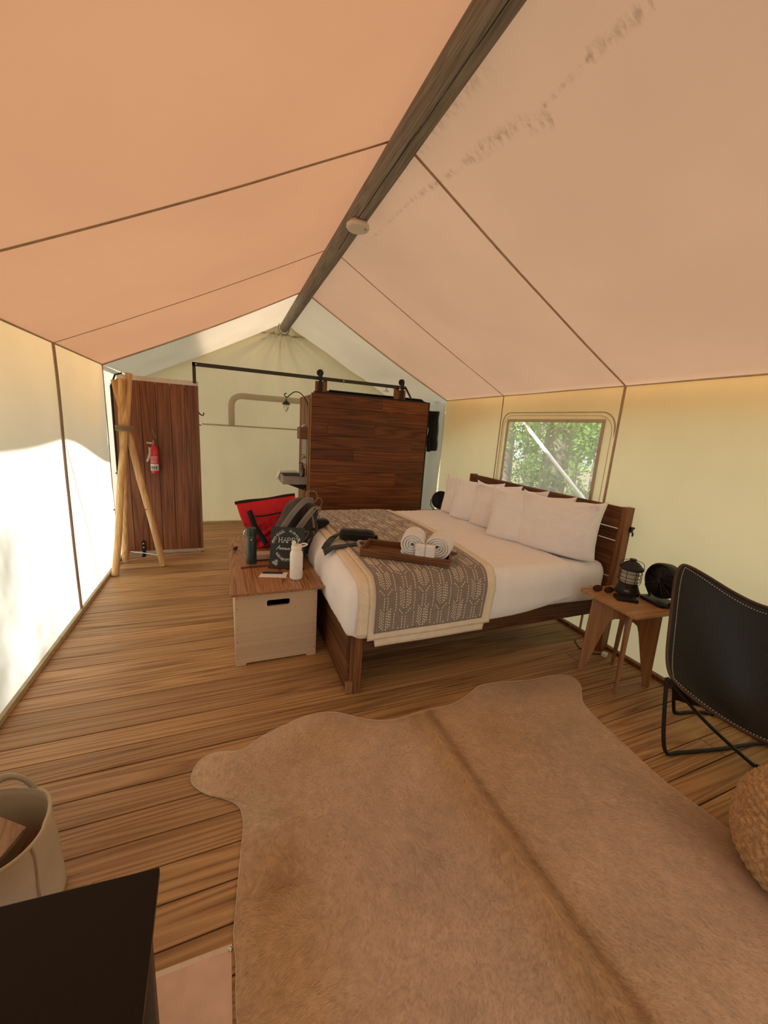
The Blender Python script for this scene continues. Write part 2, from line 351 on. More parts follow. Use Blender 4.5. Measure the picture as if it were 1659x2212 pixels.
a = N(nt, 'ShaderNodeMixShader'); a.inputs[0].default_value = .6; L(d.outputs[0], a.inputs[1]); L(tl.outputs[0], a.inputs[2])
b = N(nt, 'ShaderNodeMixShader'); L(mr.outputs[0], b.inputs[0]); L(t.outputs[0], b.inputs[1]); L(a.outputs[0], b.inputs[2]); L(b.outputs[0], out.inputs[0]); mt['vinyl'] = m
m, nt, out = newmat('cowhide_hair'); L = nt.links.new
p = principled(nt, out, .75, 0, .25); p.inputs['Sheen Weight'].default_value = .25
at = N(nt, 'ShaderNodeAttribute'); at.attribute_name = 'coat'; L(at.outputs['Color'], p.inputs['Base Color'])
tc = N(nt, 'ShaderNodeTexCoord'); no = N(nt, 'ShaderNodeTexNoise'); no.inputs['Scale'].default_value = 110; no.inputs['Detail'].default_value = 5; L(tc.outputs['Object'], no.inputs['Vector'])
bump(nt, no.outputs[0], p, .5, .002); mt['hide'] = m

# ================================================================== STRUCTURE
# ---- floor: every deck board is a part
fl = struct(MB().box(XL-.12, Y0-.1, -.08, XR+.12, YB+.1, -.026).build('floor', mt['subfloor']))
PITCH, GAP = 0.1263, 0.0045
def plank_mesh(x0, x1):
    b = MB().box(x0, 0, -.025, x1, PITCH-GAP, 0); me = bpy.data.meshes.new('plank'); me.from_pydata(b.v, [], b.f); me.update(); me.materials.append(mt['floor']); return me
full = plank_mesh(XL-.1, XR+.1); cut = {}
y = .99 - PITCH*18
k = 0
while y < YB+.05:
    segs = [(XL-.1, XR+.1)]
    if k % 7 == 3: xj = 1.9 + .55*((k*37 % 10)/10); segs = [(XL-.1, xj-.002), (xj+.002, XR+.1)]
    for sg in segs:
        me = full if len(segs) == 1 else cut.setdefault(sg, plank_mesh(*sg))
        o = bpy.data.objects.new('plank', me); C.objects.link(o); o.parent = fl; o.location = (0, y+GAP/2, random.uniform(-.0012, 0))
        m_ = o.modifiers.new('bevel', 'BEVEL'); m_.width = .003; m_.segments = 2
    y += PITCH; k += 1
# ---- walls
def wall_grid(x, y0, y1, z0, z1, mat, name, step=.08, amp=.008, parent=None, folds=0, seed=0):
    ny = max(2, int((y1-y0)/step)); nzz = max(2, int((z1-z0)/step))
    def fn(u, v):
        yy = y0+(y1-y0)*u; zz = z0+(z1-z0)*v
        e = math.sin(PI*v)
        dx = amp*nz(yy*1.3+seed, zz*1.1)*e*2
        if folds: dx += folds*math.sin(yy*21+3*nz(yy, zz*.9, 4)+zz*1.5)*(.35+.65*e)*.5
        return (x+dx, yy, zz)
    return MB().grid(fn, ny, nzz).build(name, mat, parent, smooth=80)
mt['wall_dim'] = canvas('dim_wall_canvas', (.62,.55,.44), (.20,.18,.14), .35, 1.6, .05)  # unseen front walls, given low transmission to dim the foreground
wl = struct(wall_grid(XL, 1.75, YM, .02, ZE, mt['wall'], 'wall_left', .05, .012))
struct(wall_grid(XL, Y0, 1.75, .02, ZE, mt['wall_dim'], 'wall_left', .08, .004))
struct(wall_grid(XL, YM, YB, .0, ZE, mt['white'], 'wall_left', .04, .006, folds=.012, seed=9))
# right wall around the window
WY0, WY1, WZ0, WZ1 = 2.20, 3.335, .98, 1.735
rw = struct(wall_grid(XR, Y0, WY0, .0, ZE+.01, mt['wallr'], 'wall_right', .08, .004))
struct(wall_grid(XR, WY1, YM, .0, ZE+.01, mt['wallr'], 'wall_right', .08, .004))
wall_grid(XR, WY0, WY1, WZ1, ZE+.01, mt['wallr'], 'upper_panel', .06, 0, rw)
wall_grid(XR, WY0, WY1, .0, WZ0, mt['wallr'], 'lower_panel', .06, 0, rw)
struct(wall_grid(XR, YM, YB, .0, ZE+.01, mt['white'], 'wall_right', .025, .01, folds=.05, seed=3))
# window: vinyl pane, hemmed edge and the curved flap seam
win = bpy.data.objects.new('window_1', None); C.objects.link(win); win.location = (XR, (WY0+WY1)/2, (WZ0+WZ1)/2); win['kind'] = 'structure'
MB().grid(lambda u, v: (XR+.012+.006*nz(u*3, v*3), WY0-.02+(WY1-WY0+.04)*u, WZ0-.02+(WZ1-WZ0+.04)*v), 14, 10).build('vinyl_pane', mt['vinyl'], win, smooth=80)
b = MB(); t_ = .022
for (a0, a1, c0, c1) in ((WY0-.005, WY0+t_, WZ0, WZ1-t_), (WY1-t_, WY1+.005, WZ0, WZ1-t_), (WY0-.005, WY1+.005, WZ1-t_, WZ1+.005), (WY0+t_, WY1-t_, WZ0, WZ0+t_)):
    b.box(XR-.008, a0, c0, XR+.004, a1, c1)
b.build('pane_hem', mt['hem'], win, bevel=.002)
pts = [(2.105, .3), (2.105, 1.6)] + [(2.105+.13-.13*math.cos(a), 1.665+.13*math.sin(a)) for a in [i*PI/2/8 for i in range(9)]]
pts += [(3.30, 1.805)] + [(3.30+.11*math.sin(a), 1.695+.11*math.cos(a)) for a in [i*PI/2/8 for i in range(1, 9)]] + [(3.41, .3)]
MB().tube([(XR-.004, p[0], p[1]) for p in pts], .0075, 6, flat=.6, up=(0,0,1)).build('flap_seam', mt['hem'], win, smooth=60)
MB().tube([(XR-.004, p[0]*.965+.095, p[1]-.028) for p in pts], .003, 5).build('flap_stitch_line', mt['wallr'], win, smooth=60)
# ---- roof slopes, with overhanging eaves outside
OV = .46
def slope(side, y0, y1, mat, name, over=True):
    xe = XL if side < 0 else XR
    sl = (ZR-ZE)/(XC-XL) if side < 0 else (ZR-ZE-.01)/(XR-XC)
    ny = int((y1-y0)/.09)+1; nx = 30; ns = (nx+8) if over else nx
    def fn(u, v):
        yy = y0+(y1-y0)*u; i = v*(ns-1)
        if i <= nx-1: d = i/(nx-1)
        else:
            q = (i-(nx-1))/(ns-nx)
            ov = (OV if side < 0 else .26)*q
            # the free edge sags and lifts between its guy lines
            xx = xe+side*ov
            drop = .30*q*q*(0.42+0.10*math.cos((yy-2.6)*2.1)) + q*q*.0
            if yy > 3.3: drop += q*q*.34*sm(3.3, 4.7, yy)
            elif yy < 2.4: drop += -q*q*.02
            return (xx, yy, ZE+.005-sl*ov*.55-drop*.9)
        x = XC+(xe-XC)*d; z = ZR+(ZE-ZR)*d
        z -= .018*math.sin(PI*d)*(1+.4*math.sin(yy*4.6)) + .004*nz(x*2, yy*2)
        return (x, yy, z)
    o = MB().grid(fn, ny, ns).build(name, mat, smooth=80); o.data.materials.append(mt['fly'])
    o.data.polygons.foreach_set('material_index', [1 if (i % (ns-1)) >= nx-1 else 0 for i in range(len(o.data.polygons))]); return o
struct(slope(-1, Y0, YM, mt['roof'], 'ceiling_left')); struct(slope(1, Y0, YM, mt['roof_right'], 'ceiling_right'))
def rear_slope(side):
    xe = XL if side < 0 else XR
    def fn(u, v):
        yy = YM+(YB+.12-YM)*u; x = XC+(xe-XC)*v; z = ZR+(ZE-ZR)*v+.0
        f = .030*math.sin(v*17+2.2*nz(yy*2, v*3)+ (yy-YM)*1.2)*math.sin(PI*u)*sm(.0, .5, v) if side > 0 else .010*math.sin(v*9+yy)*math.sin(PI*u)
        return (x, yy, z-.01*math.sin(PI*v)+f)
    return MB().grid(fn, 34, 70).build('ceiling', mt['white'], smooth=80)
struct(rear_slope(-1)); struct(rear_slope(1))
mt['roof_shade'] = canvas('grey_shade_sheet', (.40,.39,.34), (.34,.34,.30), .5, 1.2, .04)  # unseen outer sheet, added to grey the sunlit rear left roof
struct(MB().grid(lambda u, v: (XC+(XL-XC)*(.585+.46*v), YM-.05+(YB+.25-YM)*u, ZR+.075+(ZE-ZR)*(.585+.46*v)), 12, 12).build('ceiling', mt['roof_shade'], smooth=80))
for side, dmax in ((-1, .60), (1, .97)):      # the outer fly reaches back over the white roof
    xe = XL if side < 0 else XR
    struct(MB().grid(lambda u, v: (XC+(xe-XC)*v*dmax, YM-.05+(YB+.25-YM)*u, ZR+.06+(ZE-ZR)*v*dmax), 12, 12).build('ceiling', mt['flyrear'], smooth=80))
# ---- gable walls: rear with folds fanning out from the ridge pole; front with a door opening
def roof_z(x): return ZR+(ZE-ZR)*((XC-x)/(XC-XL) if x < XC else (x-XC)/(XR-XC))
def gable(u, v):
    x = XL+(XR-XL)*u; top = roof_z(x)+.012; z = top*v
    dx, dz = x-.80, 2.93-z; r = math.hypot(dx, dz); a = math.atan2(dx, dz)
    f = .030*math.exp(-r*1.25)*math.sin(a*15+1.5*nz(r*1.5, a*2))*sm(0, .22, r)*2
    f += .012*nz(x*2.2, z*.9, 2)*math.sin(PI*v) + .006*math.sin(x*19+2*nz(x, z))*sm(1.6, .4, z)
    return (x, YB+f, z)
wb = struct(MB().grid(gable, 130, 80).build('wall_back', mt['back'], smooth=80))
b = MB()
def fz(x): return roof_z(x)
for (xa, xb, lo) in ((XL, -.1, 0), (-.1, 1.6, 2.05), (1.6, XR, 0)):
    n_ = 10
    for i in range(n_):
        x0, x1 = xa+(xb-xa)*i/n_, xa+(xb-xa)*(i+1)/n_
        b.add([(x0, Y0, lo), (x1, Y0, lo), (x1, Y0, fz(x1)), (x0, Y0, fz(x0))], [(0,1,2,3)])
struct(b.build('wall_front', mt['wall_dim']))
# seams of roof and walls (raised tape)
def strip_on(pts, w, name, mat, parent=None, up=(0,1,0), th=.003, ns=6):
    b = MB(); b.tube(pts, w/2, 6, flat=1.0 if th is None else 2*th/w, up=up); return b.build(name, mat, parent, smooth=50)
def tape(pts, nrm, w, th=.0025):
    """flat tape along pts; nrm points into the tent"""
    P = [Vector(p) for p in pts]; n = Vector(nrm).normalized(); vs = []; fs = []
    for i, p in enumerate(P):
        a = P[max(0, i-1)]; c = P[min(len(P)-1, i+1)]; t = (c-a).normalized(); s_ = t.cross(n).normalized()*w/2
        vs += [p-s_, p+s_, p+s_*.8+n*th, p-s_*.8+n*th]
    for i in range(len(P)-1):
        for k in range(4): fs.append((i*4+k, i*4+(k+1) % 4, i*4+4+(k+1) % 4, i*4+4+k))
    return vs, fs
def roof_pts(side, yy, d0=.02, n=24):
    xe = XL if side < 0 else XR; out = []
    for i in range(n+1):
        d = d0+(1-d0)*i/n; x = XC+(xe-XC)*d; z = ZR+(ZE-ZR)*d-.018*math.sin(PI*d)*(1+.4*math.sin(yy*4.6))+.004*nz(x*2, yy*2)-.002
        out.append((x, yy, z))
    return out
for yy, w in ((.73, .02), (2.085, .017), (3.445, .010), (YM, .02)):
    for side in (-1, 1):
        struct(MB().add(*tape(roof_pts(side, yy), (.46*(1 if side < 0 else -1), 0, -.89), w)).build('trim_1', mt['seam']))
for yy, w in ((2.085, .022), (3.45, .014)):
    z_hi = ZE; struct(MB().add(*tape([(XR-.001, yy, 0), (XR-.001, yy, z_hi)], (-1, 0, 0), w, .004)).build('trim_2', mt['seam']))
pl = [(XL+.004+.024*nz(3.43*1.3, z*1.1)*math.sin(PI*(z-.02)/1.96), 3.43, z) for z in [i*ZE/20 for i in range(21)]]
mt['wallseam'] = canvas('wall_seam_tape', (.62,.52,.40), (.42,.33,.24), .42, 8, .15)
struct(MB().add(*tape(pl, (1, 0, 0), .045, .006)).build('trim_3', mt['wallseam'], smooth=40))
struct(MB().add(*tape([(XL+.003, 4.60, 0), (XL+.003, 4.60, ZE)], (1, 0, 0), .02, .004)).build('trim_3', mt['seam']))
# eave welts
for x_, s_ in ((XL, 1), (XR, -1)):
    struct(MB().tube([(x_+s_*.003, yy, ZE) for yy in np.linspace(Y0, YM, 40)], .006, 6).build('trim_4', mt['hem'], smooth=60))
# base trims
def base(x0, x1, z1, m_, nm):
    b = MB(); n_ = 40
    for i in range(n_):
        ya = Y0+(YB-Y0)*i/n_; yb = Y0+(YB-Y0)*(i+1)/n_-.0005
        j = .002*nz(i*.7, 1.3)
        b.box(x0+j, ya, 0, x1+j, yb, z1+j)
    return struct(b.build(nm, m_, bevel=.002))
base(XL-.01, XL+.022, .035, mt['hem'], 'baseboard_left')
base(XR-.035, XR+.01, .028, mt['bedwoodz'], 'baseboard_right')
struct(MB().box(XL, YB-.03, 0, XR, YB+.01, .04).build('baseboard_back', mt['hem'], bevel=.003))
# rear window flap and seam on the back wall
def on_back(x, z, d=.004):
    u = (x-XL)/(XR-XL); p = gable(u, z/roof_z(x)); return (x, p[1]-d, z)
fw = bpy.data.objects.new('window_2', None); C.objects.link(fw); fw.location = (.9, YB, 1.7); fw['kind'] = 'structure'
path = [(.095, 1.46), (.095, 1.75)] + [(.095+.14-.14*math.cos(a), 1.75+.14*math.sin(a)) for a in [i*PI/2/6 for i in range(1, 7)]] + [(x, 1.89-.0*x) for x in np.linspace(.35, 1.9, 20)]
def hband(path, w):
    vs = []; fs = []
    for i, p in enumerate(path):
        a = path[max(0, i-1)]; c_ = path[min(len(path)-1, i+1)]; t = Vector((c_[0]-a[0], c_[1]-a[1])).normalized(); q = Vector((-t.y, t.x))
        for s_ in (-.5, -.17, .17, .5): vs.append(on_back(p[0]+q.x*w*s_, p[1]+q.y*w*s_, .010 if abs(s_) < .3 else .004))
    for i in range(len(path)-1):
        for k in range(3): fs.append((i*4+k, i*4+k+1, i*4+5+k, i*4+4+k))
    return vs, fs
mt['flap'] = canvas('rolled_flap_canvas', (.58,.50,.37), (.48,.41,.29), .36, 3, .06)
MB().add(*hband(path, .085)).build('rolled_flap', mt['flap'], fw, smooth=60)
struct(MB().add(*hband([(x, 1.462) for x in np.linspace(-.3, 2.6, 60)], .022)).build('trim_5', mt['flap'], smooth=60))
struct(MB().add(*hband([(x, 2.80) for x in np.linspace(.50, 1.15, 14)], .02)).build('trim_5', mt['flap'], smooth=60))

# ---- ridge beam
bm_ = thing('ridge_beam', 'weathered grey round log ridge beam with a long crack, running under the tent peak', 'beam', (XC-.01, 2.4, 2.885))
def beam(u, v):
    a = 2*PI*u; yy = Y0+.02+(YB-Y0-.10)*v
    r = .064*(1+.05*nz(math.cos(a)*1.2+5, math.sin(a)*1.2, yy*.9)+.02*nz(math.cos(a)*5, math.sin(a)*5, yy*3))
    ac = 1.40*PI+.30*nz(yy*.8, 7.7)+.06*nz(yy*5, 1.1)
    da = abs((a-ac+PI) % (2*PI)-PI); wd = .030+.035*max(0, nz(yy*1.7, 3))
    if da < wd and yy < 3.1: r -= .020*(1-da/wd)
    return (XC-.01+r*math.cos(a), yy, 2.885+r*math.sin(a))
MB().grid(beam, 220, 300, wrap=True).build('log', mt['log'], bm_, smooth=60)
cp = []
for i in range(160):
    yy = .15+2.9*i/159; ac = 1.40*PI+.30*nz(yy*.8, 7.7)+.06*nz(yy*5, 1.1)
    r = .064*(1+.05*nz(math.cos(ac)*1.2+5, math.sin(ac)*1.2, yy*.9)+.02*nz(math.cos(ac)*5, math.sin(ac)*5, yy*3))-.0125
    cp.append((XC-.01+r*math.cos(ac), yy, 2.885+r*math.sin(ac)))
MB().tube(cp, [.0035+.0025*max(0, nz(p[1]*3, 2)) for p in cp], 5).build('crack', mt['crack'], bm_, smooth=60)
for j, yy in enumerate((YB-.10, YB-.085)):
    MB().tube([(XC-.02+.078*math.cos(a), yy, 2.872+.085*math.sin(a)) for a in np.linspace(0, 2*PI, 25)[:-1]], .006, 6, closed=True).build('rope_loop', mt['rope'], bm_, smooth=60)
sd = thing('smoke_detector', 'round white smoke detector screwed under the ridge beam', 'detector', (.82, 2.69, 2.83))
MB().lathe([(.058,0),(.060,-.010)], (.815, 2.68, 2.832), 40).build('mounting_base', mt['detector'], sd, smooth=True)
MB().lathe([(.066,-.013),(.074,-.017),(.075,-.030),(.068,-.040),(.035,-.044),(0,-.0445)], (.815, 2.68, 2.832), 48).build('cover', mt['detector'], sd, smooth=True)
MB().lathe([(.067,-.0095),(.067,-.0135)], (.815, 2.68, 2.832), 40).build('vent_gap', mt['brass'], sd, smooth=True)
MB().lathe([(.007,-.0425),(.007,-.0455),(0,-.046)], (.855, 2.65, 2.832), 16).build('test_button', mt['packlight'], sd, smooth=True)

# ================================================================== OUTSIDE
struct(MB().grid(lambda u, v: (-30+60*u, -30+60*v, -.55+.12*nz(u*20, v*20)), 60, 60).build('ground', mt['ground'], smooth=60))
def tree(x, y, r, h, label, nleaf, spread, zc, seed, low=.9):
    t = thing('forest_tree', label, 'tree', (x, y, -.5)); rs = np.random.default_rng(seed)
    pts = [(x+.15*nz(z*.3, seed), y+.15*nz(z*.3, seed+9), z-.55) for z in np.linspace(0, h, 14)]
    MB().tube(pts, [r*(1-.6*i/13) for i in range(14)], 14).build('trunk', mt['bark'], t, smooth=True)
    br = []
    for k in range(9):
        z = zc-.9+rs.uniform(-.3, 2.2); a = rs.uniform(0, 2*PI); e = Vector((x+spread*.8*math.cos(a), y+spread*.8*math.sin(a), z+rs.uniform(-.3, .5)))
        s0 = Vector((x, y, z-.2)); mid = (s0+e)/2+Vector((0, 0, .15)); br.append((s0, mid, e))
        MB().tube(spline([s0, mid, e], 5), [.028-.022*i/10 for i in range(11)], 5).build('branch', mt['bark'], t, smooth=True)
    n_ = nleaf; cs = []
    cl = np.array([[*(e if rs.random() < .6 else mid)] for _ in range(40) for (s0, mid, e) in [br[rs.integers(9)]]])
    cl += rs.normal(0, .25, cl.shape)
    c_ = cl[rs.integers(0, 40, n_)]+rs.normal(0, .20, (n_, 3))
    d1 = rs.normal(0, 1, (n_, 3)); d1 /= np.linalg.norm(d1, axis=1)[:, None]
    d2 = np.cross(d1, rs.normal(0, 1, (n_, 3))); d2 /= np.linalg.norm(d2, axis=1)[:, None]
    s_ = rs.uniform(.03, .065, (n_, 1))
    V = np.stack([c_-d1*s_, c_+d2*s_*.5, c_+d1*s_, c_-d2*s_*.5], 1).reshape(-1, 3)
    me_fast('foliage', V, np.arange(4*n_).reshape(-1, 4), mt['leaf'], t, kind='stuff')
def me_fast(name, V, F, mat, parent=None, kind=None, col=None, smooth=False):
    if parent is not None:
        root = parent
        while root.parent: root = root.parent
        Mi = np.array(Matrix.LocRotScale(root.location, root.rotation_euler, None).inverted()); V = V@Mi[:3, :3].T+Mi[:3, 3]
    me = bpy.data.meshes.new(name); F = np.asarray(F, np.int32); k = F.shape[1]
    me.vertices.add(len(V)); me.vertices.foreach_set('co', np.asarray(V, np.float32).ravel())
    me.loops.add(F.size); me.loops.foreach_set('vertex_index', F.ravel())
    me.polygons.add(len(F)); me.polygons.foreach_set('loop_start', np.arange(0, F.size, k, dtype=np.int32))
    me.polygons.foreach_set('loop_total', np.full(len(F), k, np.int32))
    if smooth: me.polygons.foreach_set('use_smooth', np.ones(len(F), bool))
    me.update(calc_edges=True)
    if col is not None:
        a = me.color_attributes.new('coat', 'FLOAT_COLOR', 'POINT'); a.data.foreach_set('color', np.concatenate([col, np.ones((len(col), 1))], 1).astype(np.float32).ravel())
    me.materials.append(mat); o = bpy.data.objects.new(name, me); C.objects.link(o)
    if parent is not None: o.parent = parent
    if kind: o['kind'] = kind
    return o
tree(6.3, 6.15, .30, 9, 'broad grey tree trunk seen in the middle of the window', 2200, 1.5, 3.3, 1)
tree(5.0, 6.1, .22, 9, 'grey tree trunk at the left edge of the window view', 2000, 1.3, 2.4, 2)
tree(6.6, 5.3, .07, 5, 'slim leafy young tree filling the right of the window view', 4200, 1.1, 1.6, 3)
tree(9.5, 8.5, .25, 10, 'leafy tree farther back, between the two window trunks', 9000, 2.2, 2.5, 4)
tree(9.8, 10.6, .25, 10, 'leafy tree farthest back, beyond the window left half', 9000, 2.2, 2.2, 5)
tree(7.5, 9.2, .2, 10, 'dim leafy tree deep in the wood, seen low in the window', 9000, 2.4, 1.2, 6)
gp = thing('guy_pole', 'white diagonal pole outside the window', 'pole', (3.45, 2.9, 1.0))
MB().tube([(3.44, 3.82, 1.69), (3.44, .83, -.52)], .020, 12).build('pole_tube', mt['polewhite'], gp, smooth=True)
MB().tube([(3.44, 3.84, 1.705), (3.44, 3.80, 1.675)], .026, 12).build('pole_cap', mt['brass'], gp, smooth=True)
MB().tube([(3.44, 3.86, 1.72), (3.46, 4.15, 1.93)], .012, 8).build('guy_strap', mt['seam'], gp, smooth=True)

def shrub(x, y, h, r, label, seed, n_=1500):
    t = thing('leafy_shrub', label, 'shrub', (x, y, -.5)); rs = np.random.default_rng(seed)
    for k in range(5):
        a = rs.uniform(0, 2*PI); e = Vector((x+r*.7*math.cos(a), y+r*.7*math.sin(a), h*rs.uniform(.7, 1)-.1))
        MB().tube(spline([(x, y, -.55), (x+.15*r*math.cos(a), y+.15*r*math.sin(a), h*.3), e], 5), [.016-.010*i/10 for i in range(11)], 5).build('stem', mt['bark'], t, smooth=True)
    cen = np.stack([x+rs.normal(0, r*.5, 26), y+rs.normal(0, r*.5, 26), rs.uniform(-.2, h, 26)], 1)
    c_ = cen[rs.integers(0, 26, n_)]+rs.normal(0, .09, (n_, 3)); d1 = rs.normal(0, 1, (n_, 3)); d1 /= np.linalg.norm(d1, axis=1)[:, None]
    d2 = np.cross(d1, rs.normal(0, 1, (n_, 3))); d2 /= np.linalg.norm(d2, axis=1)[:, None]; s_ = rs.uniform(.03, .06, (n_, 1))
    me_fast('foliage', np.stack([c_-d1*s_, c_+d2*s_*.5, c_+d1*s_, c_-d2*s_*.5], 1).reshape(-1, 3), np.arange(4*n_).reshape(-1, 4), mt['leaf'], t, kind='stuff')
shrub(-3.4, 2.75, 2.35, .34, 'shrub outside the left wall, showing as soft grey shadows through the canvas', 21, 420)
shrub(-3.6, 2.0, 3.1, .40, 'taller shrub outside the left wall, shading the canvas at the photo edge', 22, 900)
gr = thing('guy_rope', 'thin guy rope outside the left wall, its slanting shadow falling on the canvas', 'rope', (-2.6, 4.5, -.55))
MB().tube([(-1.52, 3.50, 1.66), (-2.6, 4.50, -.5)], .007, 8).build('rope_line', mt['rope'], gr, smooth=True)
MB().tube([(-2.6, 4.5, -.42), (-2.62, 4.52, -.6)], .012, 8).build('peg', mt['chrome'], gr, smooth=True)

# ================================================================== PARTITION, DOOR, BATH CORNER
pp_ = thing('wooden_partition', 'tall reddish wooden partition of vertical boards with metal strips, behind the pole tripod', 'partition', (-.66, 4.82, 0))
ye = 4.80
xs = [XL+.012, -.945, -.806, -.669, -.532, -.395, -.262]
for i in range(6):
    x0, x1 = xs[i]+.002, xs[i+1]-.002
    if i == 0:
        MB().prism([(x0, .035), (x1, .035), (x1, 1.90), (x0+.07, 1.90), (x0, 1.80)], 'y', ye, ye+.02).build('board', mt['panelwood'], pp_, bevel=.002)
    else: MB().box(x0, ye+random.uniform(0, .002), .035, x1, ye+.022, 1.90).build('board', mt['panelwood'], pp_, bevel=.002)
for i in range(5): MB().box(xs[i], ye+.045, .035, xs[i+1]-.002, ye+.06, 1.86).build('rear_board', mt['panelwood'], pp_, bevel=.002)
MB().box(-.285, ye-.004, 0, -.262, ye+.064, 1.90).build('end_stile', mt['bedwoodz'], pp_, bevel=.003)
MB().box(XL+.07, ye-.006, 1.878, -.255, ye+.0, 1.925).build('top_strip', mt['alu'], pp_, bevel=.001)
MB().box(XL+.07, ye-.006, .012, -.255, ye+.0, .048).build('bottom_strip', mt['alu'], pp_, bevel=.001)
for x in (-.94, -.53, -.30):
    for z in (1.90, .03): MB().sphere((x, ye-.007, z), (.008, .004, .008), 10, 6).build('screw', mt['chrome'], pp_, smooth=True)
MB().tube([(XL+.016, ye-.006, .05), (XL+.016, ye-.006, 1.80), (XL+.06, ye-.006, 1.915), (XL+.12, ye-.006, 1.935)], .009, 6).build('edge_trim', mt['black'], pp_, smooth=40)
br = MB().box(-.878, ye-.014, .0, -.846, ye-.006, .17).box(-.878, ye-.075, .0, -.846, ye-.008, .008).build('corner_bracket', mt['black'], pp_, bevel=.002)
for z in (.135, .09): MB().sphere((-.862, ye-.015, z), (.009, .005, .009), 12, 6).build('bolt', mt['chrome'], br, smooth=True)
MB().tube(spline([(-.262, ye+.02, 1.60), (-.235, ye+.02, 1.575), (-.215, ye+.02, 1.58), (-.212, ye+.02, 1.605)], 4), .006, 8).sphere((-.262, ye+.02, 1.60), (.004, .014, .02)).build('coat_hook', mt['black'], pp_, smooth=True)
MB().tube([(-.262, ye+.02, 1.47), (-.24, ye+.02, 1.465)], .005, 8).build('peg', mt['black'], pp_, smooth=True)

# fire extinguisher
fe = thing('fire_extinguisher', 'small red fire extinguisher hanging on the vertical wooden partition', 'extinguisher', (-.69, 4.745, .93))
FX, FY = -.70, 4.742
MB().lathe([(.030,.93),(.038,.934),(.041,.945),(.041,1.175),(.038,1.195),(.028,1.215),(.018,1.225),(.016,1.235)], (FX, FY, 0), 32).build('cylinder', mt['ext'], fe, smooth=True)
def wrap_label(r, z0, z1, a0, a1, mat, nm, par):
    return MB().grid(lambda u, v: (FX+r*math.cos(a0+(a1-a0)*u), FY+r*math.sin(a0+(a1-a0)*u), z0+(z1-z0)*v), 16, 2).build(nm, mat, par, smooth=True, thick=.0006)
lb = wrap_label(.0418, .962, 1.115, -2.75, -.45, mt['labelw'], 'label', fe)
wrap_label(.0424, 1.035, 1.112, -2.7, -.5, mt['labelr'], 'red_panel', lb)
tx = MB()
for i in range(5):
    z = 1.046+i*.014
    for j in range(4):
        a0 = -2.45+j*.40+.05*(i % 2); tx.grid(lambda u, v, a0=a0, z=z: (FX+.0428*math.cos(a0+.30*u), FY+.0428*math.sin(a0+.30*u), z+.005*v), 4, 2)
tx.build('print', mt['labelw'], lb, kind='stuff')
tx = MB()
for j in range(3):
    a0 = -2.3+j*.5; tx.grid(lambda u, v, a0=a0: (FX+.0428*math.cos(a0+.36*u), FY+.0428*math.sin(a0+.36*u), .985+.026*v), 4, 2)
tx.grid(lambda u, v: (FX+.0428*math.cos(-2.2+1.2*u), FY+.0428*math.sin(-2.2+1.2*u), .970+.005*v), 6, 2)
tx.build('pictogram', mt['labelk'], lb, kind='stuff')
MB().lathe([(.016,1.235),(.018,1.24),(.018,1.262),(.012,1.268),(.010,1.285)], (FX, FY, 0), 16).build('valve', mt['brass'], fe, smooth=True)
MB().tube([(FX-.01, FY-.01, 1.25), (FX-.062, FY-.02, 1.255)], [.010, .012], 10).build('nozzle', mt['alu'], fe, smooth=True)
MB().tube([(FX-.018, FY, 1.275), (FX+.02, FY-.005, 1.29), (FX+.045, FY-.01, 1.315)], .007, 6, flat=.4).tube([(FX-.01, FY, 1.262), (FX+.035, FY-.005, 1.272)], .007, 6, flat=.4).build('handle', mt['brass'], fe, smooth=60)
MB().tube(spline([(FX+.03, FY+.02, 1.29), (FX+.005, FY+.04, 1.34), (FX-.018, FY+.055, 1.40)], 4), .003, 6).build('hanging_cord', mt['rope'], fe, smooth=True)
MB().grid(lambda u, v: (FX-.045-.030*v+.012*math.sin(v*3)+.018*u, FY-.042+.01*u+.006*math.sin(v*5), 1.215-.15*v-.01*u), 4, 8).build('inspection_tag', mt['labelw'], fe, smooth=True, thick=.0012)

# tripod of peeled poles
tp = thing('pole_tripod', 'tripod of three peeled wooden poles tied near the top, standing at the left wall', 'rack', (-.88, 4.38, 0))
J = Vector((-.872, 4.40, 1.40))
def pole(foot, top, r0, r1, seed):
    f = Vector(foot); t = Vector(top); n_ = 22; pts = []; rr = []
    for i in range(n_+1):
        u = i/n_; p = f.lerp(t, u)+Vector((.012*nz(u*3, seed), .012*nz(u*3, seed+5), 0)); pts.append(p); rr.append(r0+(r1-r0)*u+.002*nz(u*9, seed+2))
    return MB().tube(pts, rr, 16).build('pole', mt['pole'], tp, smooth=50)
def through(foot, off, L_):
    f = Vector(foot); d = (J+Vector(off)-f).normalized(); return f, f+d*L_
for foot, off, L_, sd_ in (((-1.012, 4.20, .005), (-.003, -.028, 0), 1.93, 1), ((-1.005, 4.60, .004), (-.03, .020, 0), 1.87, 2), ((-.625, 4.39, .006), (.008, .012, 0), 1.86, 3)):
    f, t = through(foot, off, L_); pole(f, t, .031, .030, sd_)
b = MB()
for i in range(3): b.tube([(J.x-.012+.066*math.cos(a), J.y+.062*math.sin(a)-.005, 1.385+i*.018) for a in np.linspace(0, 2*PI, 29)[:-1]], .0095, 6, closed=True)
b.build('rope_binding', mt['rope'], tp, smooth=True)
for a_, b_ in (((-1.0, 4.60, .12), (-.655, 4.40, .12)), ((-1.0, 4.22, .12), (-.655, 4.40, .12)), ((-1.0, 4.22, .12), (-1.0, 4.60, .12))):
    MB().tube([a_, b_], .0035, 6).build('spacer_wire', mt['chrome'], tp, smooth=True)
